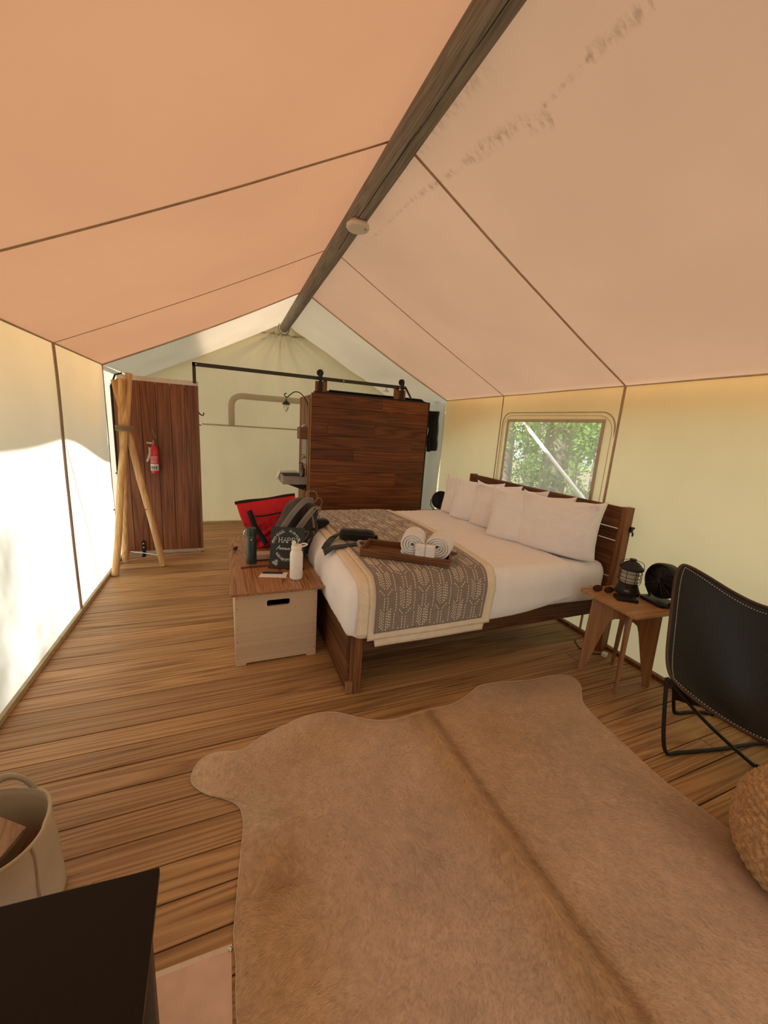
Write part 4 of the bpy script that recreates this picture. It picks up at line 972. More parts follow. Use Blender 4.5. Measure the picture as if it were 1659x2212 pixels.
# chalkboard
Ba, Bb = Vector((.282, 2.765, 0)), Vector((.512, 2.675, 0)); bu = (Bb-Ba).normalized(); bn = Vector((bu.y, -bu.x, 0)).normalized()
if bn.y > 0: bn = -bn
bw = (Bb-Ba).length; tilt = .16; bup = Vector((0, 0, math.cos(tilt)))-bn*math.sin(tilt); bnn = bu.cross(bup).normalized()
if bnn.y > 0: bnn = -bnn
cb = thing('chalkboard_sign', 'small black chalkboard reading Happy Anniversary in a reddish wooden foot, on the chest', 'sign', (.40, 2.72, TZ))
def bp_(u, v, d=0): return Ba+Vector((0, 0, TZ+.014))+bu*u+bup*v+bnn*d
BH = .292
vs = [bp_(u, v, d) for d in (-.006, 0) for u, v in rrect(0, 0, bw, BH, .008, 4)]
n_ = len(vs)//2
MB().add(vs, [tuple(range(n_-1, -1, -1)), tuple(range(n_, 2*n_))]+[(i, (i+1) % n_, (i+1) % n_+n_, i+n_) for i in range(n_)]).build('slate', mt['board'], cb)
MB().obox(Ba+bu*(bw/2)+Vector((0, 0, TZ+.010))-bnn*.002, (bw+.012, .034, .018), Matrix((bu, -bnn, Vector((0,0,1)))).transposed()).build('foot_bar', mt['redwood'], cb, bevel=.002)
def stroke(b, pts, w=.0016, sm_=True, n=4):
    P = spline([(p[0], p[1], 0) for p in pts], n) if sm_ and len(pts) > 2 else [Vector((p[0], p[1], 0)) for p in pts]
    b.tube([bp_(p.x, p.y, .0006) for p in P], w, 5, flat=.5, up=tuple(bnn))
def glyph(b, segs, x, y, s, w):
    for sg in segs: stroke(b, [(x+p[0]*s, y+p[1]*s) for p in sg], w, False)
GL = {'H': [[(0,0),(0,1)],[(.6,0),(.6,1)],[(0,.5),(.6,.5)],[(-.12,0),(.12,0)],[(-.12,1),(.12,1)],[(.48,0),(.72,0)],[(.48,1),(.72,1)]],
      'A': [[(0,0),(.35,1),(.7,0)],[(.14,.38),(.56,.38)],[(-.1,0),(.12,0)],[(.58,0),(.8,0)]],
      'P': [[(0,0),(0,1)],[(0,1),(.4,1),(.55,.85),(.55,.62),(.4,.5),(0,.5)],[(-.12,0),(.12,0)]],
      'Y': [[(0,1),(.33,.5),(.66,1)],[(.33,.5),(.33,0)],[(.2,0),(.46,0)]]}
b = MB(); x = .062
for c_ in 'HAPPY': glyph(b, GL[c_], x, .180, .036, .0020); x += .0315
b.build('lettering_happy', mt['chalk'], cb, kind='stuff')
b = MB()
scr = [[(.0,.0),(.25,.2),(.6,1.0),(.62,.0)], [(.2,.42),(.66,.45)], [(.62,0),(.75,.45),(.8,.0),(.95,.45),(1.05,.35),(1.07,0)], [(1.07,0),(1.2,.45),(1.25,0),(1.4,.45),(1.5,.35),(1.52,0)],
       [(1.52,0),(1.62,.45),(1.66,0),(1.8,.3)], [(1.8,.45),(1.88,0),(2.05,.45)], [(2.05,.25),(2.25,.28),(2.2,.45),(2.08,.3),(2.15,0),(2.35,.1)], [(2.35,.1),(2.45,.45),(2.6,.4)], [(2.55,.4),(2.6,0)],
       [(2.6,0),(2.8,.45),(2.85,.1),(2.7,0)], [(2.85,0),(3.0,.4),(3.15,.4),(3.0,.05),(3.2,.3),(3.25,0)], [(3.25,0),(3.35,.45),(3.5,.4)], [(3.5,.45),(3.55,.05),(3.7,.45),(3.6,-.4),(3.45,-.4)]]
for sg in scr: stroke(b, [(.042+p[0]*.044, .126+p[1]*.032) for p in sg], .0013)
b.build('lettering_anniversary', mt['chalk'], cb, kind='stuff')
b = MB()
def sprig(p0, p1, bend, nl, ll):
    a = Vector((*p0, 0)); c_ = Vector((*p1, 0)); d = (c_-a); q = Vector((-d.y, d.x, 0)).normalized()*bend; m_ = (a+c_)/2+q
    P = spline([a, m_, c_], 10); stroke(b, [(p.x, p.y) for p in P[::3]], .0009)
    for i in range(nl):
        p = P[int((i+.5)/nl*(len(P)-1))]; t = d.normalized(); 
        for sg in (-1, 1):
            e = p+(t*.7+Vector((-t.y, t.x, 0))*sg*.8)*ll; w_ = Vector((-t.y, t.x, 0))*ll*.22
            k = [p, (p+e)/2+w_+t*.0, e, (p+e)/2-w_]
            b.add([bp_(v_.x, v_.y, .0012) for v_ in k], [(0, 1, 2, 3)])
sprig((.012, .170), (.095, .262), .014, 9, .016); sprig((.215, .195), (.135, .268), -.012, 8, .014); sprig((.045, .098), (.15, .058), -.022, 12, .015); sprig((.235, .10), (.15, .058), .022, 9, .015)
b.build('leaf_sprigs', mt['chalk'], cb, kind='stuff')
b = MB()
for cx_b, cy_b in ((.030, .028), (.050, .040), (.048, .018), (.205, .03), (.222, .045)):
    for k in range(5):
        a = k*2*PI/5; stroke(b, [(cx_b, cy_b), (cx_b+.009*math.cos(a-.35), cy_b+.009*math.sin(a-.35)), (cx_b+.014*math.cos(a), cy_b+.014*math.sin(a)), (cx_b+.009*math.cos(a+.35), cy_b+.009*math.sin(a+.35)), (cx_b, cy_b)], .0008)
b.build('chalk_flowers', mt['chalk'], cb, kind='stuff')
# papers, stick, rose, small box
def card(name, lab, cat, pts, z, mat, th=.0012):
    o = MB().prism(pts, 'z', z, z+th).build(name, mat); tag(o, lab, cat); return o
card('greeting_card', 'white card lying in front of the chalkboard', 'card', [(.195, 2.60), (.375, 2.545), (.375, 2.57), (.40, 2.645), (.218, 2.665)], TZ+.0005, mt['paper'])
card('photo_card', 'dark printed strip of card on top of the white card', 'card', [(.222, 2.655), (.235, 2.69), (.37, 2.655), (.355, 2.618)], TZ+.002, mt['board'])
MB0 = MB().obox((.205, 2.80, TZ+.004), (.235, .022, .006), (0, 0, .03)).build('incense_holder', mt['redwood'], None, bevel=.001); tag(MB0, 'thin dark wooden strip lying before the green bottle', 'incense holder')
rs_ = thing('dried_rose', 'dried dark purple rose on a thin stem, at the left edge of the chest lid', 'flower', (.085, 3.2, TZ))
MB().tube(spline([(.066, 3.21, TZ+.012), (.11, 3.17, TZ+.006), (.20, 3.12, TZ+.004)], 5), .0028, 6).build('stem', mt['kindling'], rs_, smooth=True)
b = MB()
for k in range(9):
    a = k*2.4; r_ = .004+.0016*k
    b.sphere((.058+r_*math.cos(a)*.8, 3.215+r_*math.sin(a), TZ+.018+.004*math.sin(k)), (.010, .009, .012), 8, 6)
mt['rose'] = plain('dried_rose_petals', (.08,.022,.032), .8); b.build('petals', mt['rose'], rs_, smooth=True)
wbx = thing('small_wooden_box', 'small low wooden box between green bottle and chalkboard', 'box', (.26, 2.97, TZ))
MB().box(.205, 2.93, TZ+.001, .315, 3.02, TZ+.048).build('box_body', mt['ply'], wbx, bevel=.002)
MB().box(.203, 2.928, TZ+.001, .317, 3.022, TZ+.010).build('base_band', mt['redwood'], wbx)

# ---- red cooler bag
rb = thing('red_tote_bag', 'slouching red insulated tote bag with black trim, behind the bottles on the chest', 'bag', (.32, 3.35, TZ))
def bag_side(yf, sg):
    # quad in x,z: TL, TR, BR, BL with slouch
    TL, TR, BR, BL = Vector((.075, 0, .875)), Vector((.55, 0, .945)), Vector((.52, 0, TZ+.004)), Vector((.225, 0, TZ+.004))
    def fn(u, v):
        l = TL.lerp(BL, v); r = TR.lerp(BR, v); p = l.lerp(r, u)
        left = (1-u)
        p.x -= .030*math.sin(PI*v)*left*(1-.3*v)*-1*(-1 if v < .5 else 1)*.5
        cr = .016*nz(u*9+v*5, v*12, 2)*sm(.2, .6, v)+.012*math.sin((u*5+v*11)*2.0+3*nz(u*3, v*3))*sm(.35, .7, v)*left
        dep = .065*math.sin(PI*min(1, v*.9+.02))**.6
        return (p.x, yf+sg*dep+cr+.10*(v-.4)*-1*.5, p.z)
    return fn
for sg in (-1, 1): MB().grid(bag_side(3.30, sg), 44, 44).build('side_panel', mt['red'], rb, smooth=80, thick=.004)
MB().tube([(.064+.485*u, 3.30+.02-.004*0, .880+.068*u+.004*math.sin(u*9)) for u in np.linspace(0, 1, 16)], .013, 8, flat=1.1).build('zip_top', mt['bagblack'], rb, smooth=60)
def ribbon(path, w, nm, mat, par, th=.004, up=(0, -1, 0)):
    P = spline(path, 6); vs = []; fs = []
    for i, p in enumerate(P):
        a = P[max(0, i-1)]; c_ = P[min(len(P)-1, i+1)]; t = (c_-a).normalized(); s_ = t.cross(Vector(up)).normalized()*w/2
        vs += [p-s_, p+s_]
    fs = [(2*i, 2*i+1, 2*i+3, 2*i+2) for i in range(len(P)-1)]
    return MB().add(vs, fs).build(nm, mat, par, smooth=60, thick=th)
ribbon([(.17, 3.215, .84), (.19, 3.20, .78), (.21, 3.19, .72), (.25, 3.18, .65), (.30, 3.15, .57)], .042, 'handle_strap', mt['bagblack'], rb)
ribbon([(.215, 3.222, .79), (.28, 3.215, .793), (.35, 3.215, .805), (.42, 3.215, .82)], .012, 'trim_band', mt['bagblack'], rb)
# ---- backpack
bk = thing('grey_backpack', 'stuffed dark grey hiking backpack leaning against the red bag on the chest', 'backpack', (.50, 3.02, TZ))
Rb = Euler((-.10, .46, .25)).to_matrix(); Cb = Vector((.515, 3.05, .735))
def bx_(p): return Cb+Rb @ Vector(p)
def pk(a, c_):
    th = PI*c_; ph = 2*PI*a
    def se(w, m): return math.copysign(abs(w)**m, w)
    x = .140*se(math.sin(th), .7)*se(math.cos(ph), .75); y = .135*se(math.sin(th), .7)*se(math.sin(ph), .75); z = .245*se(math.cos(th), .8)
    k = 1+.06*nz(x*14, y*14, z*10)+.025*math.sin(z*42)*(y < 0)
    return tuple(bx_((x*k, y*k, z*(1+.02*nz(x*9, y*9)))))
MB().grid(pk, 64, 44, wrap=True).build('pack_body', mt['pack'], bk, smooth=80)
def pk2(a, c_):
    th = PI*c_; ph = 2*PI*a; m = .7
    se = lambda w, m: math.copysign(abs(w)**m, w)
    return tuple(bx_((.055+.095*se(math.sin(th), m)*se(math.cos(ph), .8), -.075+.085*se(math.sin(th), m)*se(math.sin(ph), .8)+.004*nz(a*20, c_*20), -.04+.155*se(math.cos(th), .8))))
MB().grid(pk2, 40, 28, wrap=True).build('front_pocket', mt['pack'], bk, smooth=80)
def pk3(a, c_):
    th = PI*c_; ph = 2*PI*a; se = lambda w, m: math.copysign(abs(w)**m, w)
    return tuple(bx_((-.075+.055*se(math.sin(th), .7)*se(math.cos(ph), .8), -.070+.072*se(math.sin(th), .7)*se(math.sin(ph), .8), .0+.19*se(math.cos(th), .8))))
MB().grid(pk3, 36, 28, wrap=True).build('back_padding', mt['packdark'], bk, smooth=80)
def strap(path, w, nm, mat, th=.014): return ribbon([bx_(p) for p in path], w, nm, mat, bk, th, tuple(Rb @ Vector((-.4, -1, 0))))
strap([(-.02, -.13, .235), (-.10, -.165, .20), (-.165, -.185, .06), (-.19, -.18, -.10), (-.17, -.15, -.24), (-.12, -.12, -.27)], .042, 'shoulder_strap', mt['packlight'])
strap([(.045, -.16, .185), (-.02, -.195, .165), (-.075, -.215, .03), (-.10, -.20, -.11), (-.10, -.16, -.24)], .040, 'shoulder_strap', mt['packlight'])
for pth in ([(-.02, -.14, .245), (-.12, -.185, .21), (-.187, -.20, .06), (-.21, -.195, -.10), (-.18, -.165, -.25)], [(.065, -.17, .19), (0, -.215, .19), (-.06, -.235, .04), (-.082, -.22, -.11), (-.085, -.175, -.25)],
            [(.03, -.165, .175), (-.035, -.205, .14), (-.095, -.22, .02), (-.12, -.205, -.12), (-.115, -.165, -.24)]):
    MB().tube(spline([bx_(p) for p in pth], 6), .0048, 6).build('strap_piping', mt['packlight'], bk, smooth=True)
for pth, w in (([(.13, -.06, .16), (.10, -.135, .04), (.06, -.168, -.10)], .014), ([(.0, -.150, .15), (.07, -.165, .03), (.145, -.10, -.12)], .014), ([(.145, -.02, .12), (.155, -.06, -.02), (.13, -.10, -.17)], .012), ([(-.02, -.16, -.05), (.06, -.172, -.09), (.14, -.11, -.16)], .012)):
    strap(pth, w, 'compression_strap', mt['packlight'] if w > .013 else mt['packdark'], .003)
for pth in ([(-.03, -.06, .235), (-.06, -.08, .29), (-.01, -.10, .315), (.03, -.10, .27), (.02, -.08, .235)], [(.04, -.06, .24), (.05, -.08, .285), (.085, -.09, .27), (.09, -.09, .225)], [(.08, -.03, .22), (.115, -.05, .225), (.12, -.06, .18)], [(-.02, -.19, -.06), (-.005, -.20, -.01), (.02, -.195, -.02), (-.0, -.19, -.15)]):
    MB().tube(spline([bx_(p) for p in pth], 6), .0035, 6).build('cord_loop', mt['packlight'], bk, smooth=True)
for k in range(5):
    a0 = -.9+.36*k; MB().tube(spline([bx_((.150*math.cos(a0)*(.75+.25*math.sin(PI*t))*1.0, .145*math.sin(a0)*(.75+.25*math.sin(PI*t)), -.20+.40*t)) for t in (0, .25, .5, .75, 1)], 4), .004, 6).build('side_seam', mt['packlight'], bk, smooth=True)
for p in ((.07, -.165, .03), (.11, -.135, -.12), (-.115, -.125, -.255), (.0, -.20, .17)):
    MB().obox(bx_(p), (.030, .012, .022), Rb).build('buckle', mt['packdark'], bk, bevel=.003)
MB().prism([(.655,.735),(.70,.728),(.745,.745),(.780,.775),(.772,.800),(.735,.806),(.655,.800)], 'y', 2.97, 3.05).build('hip_belt_wing', mt['bagblack'], bk, bevel=.012, bseg=3)
MB().obox(bx_((-.07, -.14, -.255)), (.12, .10, .05), Rb).build('base_padding', mt['packdark'], bk, bevel=.015, bseg=3)

# ================================================================== ON THE BED
BZ = .737
fp = thing('black_waist_pack', 'black waist pack with loose strap lying on the grey blanket near the foot edge', 'bag', (.90, 2.70, BZ))
Rf = Euler((0, 0, -.42)).to_matrix()
rounded_ = rounded((-.13, -.055, 0), (.13, .055, .085), .035, .012, lambda p, n: p+n*.006*nz(p.x*14, p.y*14, p.z*14))
b = MB(); b.add([Vector((.885, 2.585, BZ+.002))+Rf @ Vector(p) for p in rounded_.v], rounded_.f); b.build('pack_body', mt['bagblack'], fp, smooth=80, fixn=True)
MB().tube([Vector((.885, 2.585, BZ))+Rf @ Vector(p) for p in ((-.12, -.058, .06), (0, -.064, .064), (.12, -.056, .06))], .003, 6).build('zip', mt['packdark'], fp, smooth=True)
def band(pts, w, nm, mat, par, th=.005):
    P = [Vector(p) for p in pts]; vs = []
    for i, p in enumerate(P):
        a = P[max(0, i-1)]; c_ = P[min(len(P)-1, i+1)]; t = (c_-a).normalized(); s_ = t.cross(Vector((0, 0, 1))).normalized()*w/2
        if i == len(P)-1: vs += [p-s_+t*.02, p+s_-t*.02]
        else: vs += [p-s_, p+s_]
    return MB().add(vs, [(2*i, 2*i+1, 2*i+3, 2*i+2) for i in range(len(P)-1)]).build(nm, mat, par, thick=th)
band([(.80, 2.64, BZ+.045), (.755, 2.66, BZ+.030), (.715, 2.64, BZ+.014), (.66, 2.55, BZ+.006), (.612, 2.47, BZ-.018)], .05, 'waist_strap', mt['bagblack'], fp)
band([(.99, 2.51, BZ+.012), (.90, 2.485, BZ+.008), (.80, 2.475, BZ+.007), (.70, 2.46, BZ+.005), (.655, 2.45, BZ+.000), (.60, 2.42, BZ-.022)], .06, 'waist_strap', mt['bagblack'], fp)
MB().obox((1.01, 2.52, BZ+.035), (.025, .03, .035), (0, 0, -.4)).build('buckle', mt['blackplastic'], fp, bevel=.004)
MB().obox((.745, 2.555, BZ+.006), (.075, .012, .002), (0, .0, -.1)).build('silver_print', mt['alu'], fp)
# tray
TR = thing('wooden_tray', 'brown wooden serving tray with rope handles on the grey blanket', 'tray', (1.105, 2.19, BZ), -.598)
TRo = TR.location.copy(); Rt = Euler((0, 0, -.598)).to_matrix()
def tw(p): return TRo+Rt @ Vector(p)
def tbox(x0, y0, z0, x1, y1, z1): c_ = ((x0+x1)/2, (y0+y1)/2, (z0+z1)/2); return MB().obox(tw(c_), (x1-x0, y1-y0, z1-z0), Rt)
for i in range(3): tbox(-.285, -.115+i*.077, .002, .285, -.041+i*.077-.001, .012).build('bottom_slat', mt['tray'], TR, bevel=.001)
tbox(-.29, -.127, .001, .29, -.116, .052).build('long_side', mt['tray'], TR, bevel=.0015)
tbox(-.29, .117, .001, .29, .128, .052).build('long_side', mt['tray'], TR, bevel=.0015)
tbox(-.29, -.115, .001, -.279, .116, .060).build('end_board', mt['tray'], TR, bevel=.0015)
tbox(.279, -.115, .001, .29, .116, .060).build('end_board', mt['tray'], TR, bevel=.0015)
for sx in (-1, 1):
    MB().tube(spline([tw((sx*.28, -.06, .04)), tw((sx*.30, -.06, .042)), tw((sx*.33, -.03, .055)), tw((sx*.335, .02, .055)), tw((sx*.305, .06, .042)), tw((sx*.28, .06, .04))], 5), .010, 8).build('rope_handle', mt['rope'], TR, smooth=True)
    for yy in (-.06, .06): MB().sphere(tw((sx*.300, yy, .040)), .016, 12, 8).build('rope_knot', mt['rope'], TR, smooth=True)
def rolled(name, lab, lx, ly, yaw, r, Ln, seed):
    t = thing(name, lab, 'towel', tw((lx, ly, .013)), -.598+yaw, 'rolled white towels')
    Ry = Euler((0, 0, -.598+yaw)).to_matrix(); c0 = tw((lx, ly, .013+r+.006)); turns = 4.3; ns = 190; nl = 16
    def fn(a, c_):
        th = a*turns*2*PI; rr = .010+(r-.012)*a+.002*math.sin(th*2+seed); yy = -Ln/2+Ln*c_
        rr *= 1-.04*abs(2*c_-1)**6
        yy += .003*nz(th*.8, seed)*(1 if c_ > .5 else -1)+(.004*(1-a) if c_ < .1 else 0)
        ph = -th-.6+seed
        return c0+Ry @ Vector((rr*math.cos(ph)*1.02, yy, rr*math.sin(ph)*.96+.0015*nz(th*3, c_*9, seed)))
    MB().grid(fn, ns, nl).build('rolled_cloth', mt['towel'], t, smooth=80, thick=.0128)
rolled('rolled_towel', 'rolled white bath towel on the tray, the left of the pair', .035, .012, .05, .086, .205, 0)
rolled('rolled_towel', 'rolled white bath towel on the tray, the right of the pair', .207, .020, -.10, .084, .20, 1.1)
for i, (lx, lab) in enumerate(((.098, 'small folded white washcloth leaning on the left towel roll'), (.160, 'small folded white washcloth leaning on the right towel roll'))):
    q = rounded((-.031, -.016, 0), (.031, .016, .118), .012, .007, lambda p, n: p+n*.0015*nz(p.x*60, p.y*60, p.z*60)); R2 = Rt @ Euler((.10, 0, 0)).to_matrix()
    t = thing('washcloth', lab, 'washcloth', tw((lx, -.108, .013)), 0, 'folded washcloths')
    bb = MB(); bb.add([tw((lx, -.104+.0, .013))+R2 @ Vector(p) for p in q.v], q.f); bb.build('folded_cloth', mt['towel'], t, smooth=80, fixn=True)

# ================================================================== STOOLS, LANTERN, FANS
def make_stool(x, y, rz, label):
    t = thing('plywood_stool', label, 'stool', (x, y, 0), rz)
    R = Euler((0, 0, rz)).to_matrix(); o_ = Vector((x, y, 0))
    def w(p): return o_+R @ Vector(p)
    W2, D2, H = .19, .215, .57
    poly = rrect(-W2, -D2, W2, D2, .02, 5)
    b = MB().prism(poly, 'z', H-.018, H); b.v = [tuple(w(p)) for p in b.v]; b.build('seat_top', mt['birch'], t, bevel=.0015)
    for k, (ang, half) in enumerate(((math.radians(-39), .215), (math.radians(44), .205))):
        top = half*.93; A = Euler((0, 0, ang)).to_matrix(); Lh = .27
        out = [(-top, H-.019), (-half, 0.0), (-half+.035, 0.0), (-half+.12, .36), (-half+.135, .405), (-half+.16, .425), (-.035, .43), (.035, .43), (half-.16, .425), (half-.135, .405), (half-.12, .36), (half-.035, 0), (half, 0), (top, H-.019)]
        tk = .009
        def put(poly_): 
            bb = MB().prism(poly_, 'y', -tk, tk); bb.v = [tuple(w(A @ Vector((p[0], p[1]-.012+0, p[2])))) for p in bb.v]; return bb
        if k == 0: put(out).build('cross_leg_panel', mt['birchz'], t, bevel=.001)
        else:
            lf = [(-top, H-.019), (-half, 0), (-half+.035, 0), (-half+.12, .36), (-half+.135, .405), (-half+.16, .425), (-.0092, .43), (-.0092, H-.019)]
            put(lf).build('cross_leg_panel', mt['birchz'], t, bevel=.001); put([(-p[0], p[1]) for p in lf]).build('cross_leg_panel', mt['birchz'], t, bevel=.001)
    return t
make_stool(2.418, 1.545, math.radians(-4), 'small plywood stool with crossed tapering legs, holding lantern, sunglasses and wallet')
make_stool(2.45, 4.10, math.radians(3), 'plywood stool mostly hidden beyond the far side of the bed, under the distant fan')
SZ = .571
ln_ = thing('camping_lantern', 'dark camping lantern with wire cage around ribbed glass, on the near stool', 'lantern', (2.515, 1.625, SZ))
LX, LY = 2.515, 1.625
bs_ = MB().lathe([(.072,0),(.076,.004),(.076,.018),(.070,.030),(.058,.060),(.052,.074),(.045,.078)], (LX, LY, SZ+.001), 44).build('base', mt['black'], ln_, smooth=True)
cd = Vector((-LX, -LY, 0)).normalized(); sd_ = Vector((-cd.y, cd.x, 0))
MB().tube([Vector((LX, LY, SZ+.035))+cd*.0705+sd_*a+Vector((0,0,z)) for a, z in ((-.012,-.004),(.012,-.004),(.014,0),(.012,.004),(-.012,.004),(-.014,0))], .0014, 5, closed=True).build('port', mt['alu'], bs_)
MB().sphere(Vector((LX, LY, SZ+.060))+cd*.060, .006, 10, 8).build('knob', mt['blackplastic'], bs_, smooth=True)
MB().lathe([(.044,.078)]+[(.050+.0015*math.sin(i*1.9), .08+i*.0022) for i in range(40)]+[(.050,.170)], (LX, LY, SZ), 32, caps=False).build('ribbed_glass', mt['frost'], ln_, smooth=80)
tpz = MB().lathe([(.048,.168),(.066,.170),(.072,.174),(.072,.184),(.062,.192),(.052,.205),(.040,.218),(.022,.228),(.018,.234),(.022,.238),(.020,.243),(0,.245)], (LX, LY, SZ), 44).build('cap', mt['black'], ln_, smooth=True)
for z in (.098, .122, .150): MB().tube([(LX+.068*math.cos(a), LY+.068*math.sin(a), SZ+z) for a in np.linspace(0, 2*PI, 41)[:-1]], .0018, 6, closed=True).build('cage_ring', mt['black'], ln_, smooth=True)
for k in range(8):
    a = k*PI/4+.3; MB().tube(spline([(LX+r_*math.cos(a), LY+r_*math.sin(a), SZ+z) for r_, z in ((.056,.07),(.066,.085),(.068,.12),(.068,.155),(.062,.178))], 3), .0018, 5).build('cage_wire', mt['black'], ln_, smooth=True)
MB().tube(spline([(LX+.070*math.cos(2.2), LY+.070*math.sin(2.2), SZ+.18), (LX+.06*math.cos(2.2), LY+.06*math.sin(2.2), SZ+.222), (LX, LY, SZ+.2385), (LX-.06*math.cos(2.2), LY-.06*math.sin(2.2), SZ+.222), (LX-.070*math.cos(2.2), LY-.070*math.sin(2.2), SZ+.18)], 6), .002, 5).build('bail_wire', mt['black'], ln_, smooth=True)
def make_fan(name, lab, loc, yaw, tilt_):
    t = thing(name, lab, 'fan', loc, yaw); R = Euler((0, 0, yaw)).to_matrix(); o_ = Vector(loc); Rt_ = R @ Euler((tilt_, 0, 0)).to_matrix()
    Cn = o_+R @ Vector((0, 0, .150)); Rl = Rt_ @ Matrix.Rotation(PI/2, 3, 'X')   # lathe axis to -y (front)
    MB().lathe([(.100,-.045),(.110,-.035),(.113,0),(.113,.026),(.108,.034),(.103,.034),(.103,.0),(.10,-.03)], Cn, 48, Rl).build('drum', mt['blackplastic'], t, smooth=True)
    MB().lathe([(.018,.036),(.018,.040),(0,.042)], Cn, 20, Rl).build('hub', mt['blackplastic'], t, smooth=True)
    for q in range(8): MB().tube([Cn+Rl @ Vector((r_*math.cos(a), r_*math.sin(a), .033)) for r_ in [.025+q*.011] for a in np.linspace(0, 2*PI, 41)[:-1]], .0016, 5, closed=True).build('grille_ring', mt['grille'], t, smooth=True)
    for q in range(12):
        a = q*PI/6; MB().tube([Cn+Rl @ Vector((r_*math.cos(a), r_*math.sin(a), .034)) for r_ in (.018, .104)], .0016, 5).build('grille_spoke', mt['grille'], t, smooth=True)
    for q in range(5):
        a = q*2*PI/5
        def bl_(u, v, a=a): r_ = .016+.078*u; w_ = (v-.5)*(.9+.3*u); return Cn+Rl @ Vector((r_*math.cos(a+w_), r_*math.sin(a+w_), .008+.016*(v-.5)))
        MB().grid(bl_, 8, 8).build('blade', mt['blackplastic'], t, smooth=True, thick=.002)
    MB().lathe([(.103,-.030),(.103,-.026)], Cn, 30, Rl).build('rear_plate', mt['blackplastic'], t, smooth=True)
    for sx in (-1, 1): MB().tube([o_+R @ Vector(p) for p in ((sx*.070, 0, .018), (sx*.118, 0, .075), (sx*.121, 0, .15))], .010, 8, flat=.5, up=tuple(R @ Vector((1, 0, 0)))).build('yoke_arm', mt['blackplastic'], t, smooth=50)
    b = MB().prism(rrect(-.09, -.075, .09, .075, .03, 5), 'z', 0.001, .020); b.v = [tuple(o_+R @ Vector(p)) for p in b.v]; b.build('base', mt['blackplastic'], t, bevel=.004)
    return t
make_fan('desk_fan', 'small round black fan on the near stool, partly behind the leather chair', (2.585, 1.455, SZ), math.radians(-102), -.05)
make_fan('desk_fan', 'small round black fan on the far side of the bed, half hidden by pillows', (2.47, 4.08, SZ+.02), math.radians(-25), -.1)
# sunglasses
sg_ = thing('sunglasses', 'round tortoiseshell sunglasses lying on the near stool', 'sunglasses', (2.345, 1.675, SZ))
gd = Vector((.80, -.60, 0)).normalized(); gu = Vector((-.25, -.35, 1.6)).normalized(); go = Vector((2.335, 1.665, SZ+.028)); gn = gd.cross(gu).normalized()
for sx in (-1, 1):
    c_ = go+gd*.034*sx; rim = [c_+gd*.0285*math.cos(a)+gu*.026*math.sin(a) for a in np.linspace(0, 2*PI, 29)[:-1]]
    MB().tube(rim, .0022, 6, closed=True).build('rim', mt['lens'], sg_, smooth=True)
    MB().add(rim, [tuple(range(len(rim)))]).build('lens', mt['lens'], sg_, thick=.0015)
    e = c_+gd*.026*sx+gu*.008; back = -gn if gn.y < 0 else gn
    MB().tube(spline([e, e+Vector((.028, .034, -.012)), e+Vector((.05, .07, -.026))], 4), .002, 6).build('temple', mt['lens'], sg_, smooth=True)
MB().tube(spline([go-gd*.009+gu*.004, go+gu*.008, go+gd*.009+gu*.004], 4), .002, 6).build('bridge', mt['brass'], sg_, smooth=True)
wl_ = MB().obox((2.395, 1.545, SZ+.0105), (.125, .085, .019), (0, 0, -.62)).build('black_wallet', mt['blackplastic'], None, bevel=.005, bseg=3); tag(wl_, 'flat black wallet in front of the lantern on the near stool', 'wallet')
pw = thing('power_adapter', 'small pale plug with dark cord on the floor under the near stool', 'plug', (2.60, 1.74, 0))
MB().obox((2.60, 1.745, .014), (.05, .035, .026), (0, 0, .4)).build('plug_body', mt['labelw'], pw, bevel=.004)
MB().tube(spline([(2.58, 1.76, .012), (2.52, 1.80, .006), (2.50, 1.88, .006), (2.56, 1.98, .006)], 5), .004, 6).build('cord', mt['blackplastic'], pw, smooth=True)

# ================================================================== BUTTERFLY CHAIR
bc = thing('butterfly_chair', 'black leather butterfly chair with white-dotted stitching on a bent rod frame', 'chair', (2.40, .85, 0))
A, A2, B, B2 = Vector((2.335, 1.275, .978)), Vector((2.655, .58, .93)), Vector((2.07, 1.06, .40)), Vector((2.36, .34, .41))
rod = lambda pts: MB().tube(spline(pts, 7), .0095, 12).build('frame_rod', mt['black'], bc, smooth=True)
rod([B+Vector((.012, -.008, -.005)), (2.078, 1.03, .25), (2.070, .995, .08), (2.085, .972, .012), (2.16, .955, .009), (2.40, .90, .009), (2.62, .862, .009), (2.69, .84, .02), (2.695, .80, .15), A2-Vector((0, 0, .01))])
rod([B+Vector((.016, -.008, -.006)), (2.25, .93, .20), (2.44, .79, .02), (2.47, .74, .009), (2.46, .45, .009), (2.45, .40, .03), (2.42, .36, .20), B2-Vector((0, 0, .01))])
rod([A+Vector((.022, -.022, -.075)), (2.41, 1.22, .50), (2.455, 1.175, .06), (2.475, 1.155, .010), (2.54, 1.14, .009), (2.64, 1.11, .009), (2.68, 1.07, .02), (2.67, .95, .30), A2+Vector((.004, .012, -.02))])
rod([A2+Vector((0, -.01, -.02)), (2.665, .56, .45), (2.66, .53, .05), (2.62, .50, .012), (2.50, .42, .010), (2.43, .37, .03), (2.39, .35, .2), B2+Vector((.01, .01, -.01))])
Mid = Vector((2.37, .80, .305))
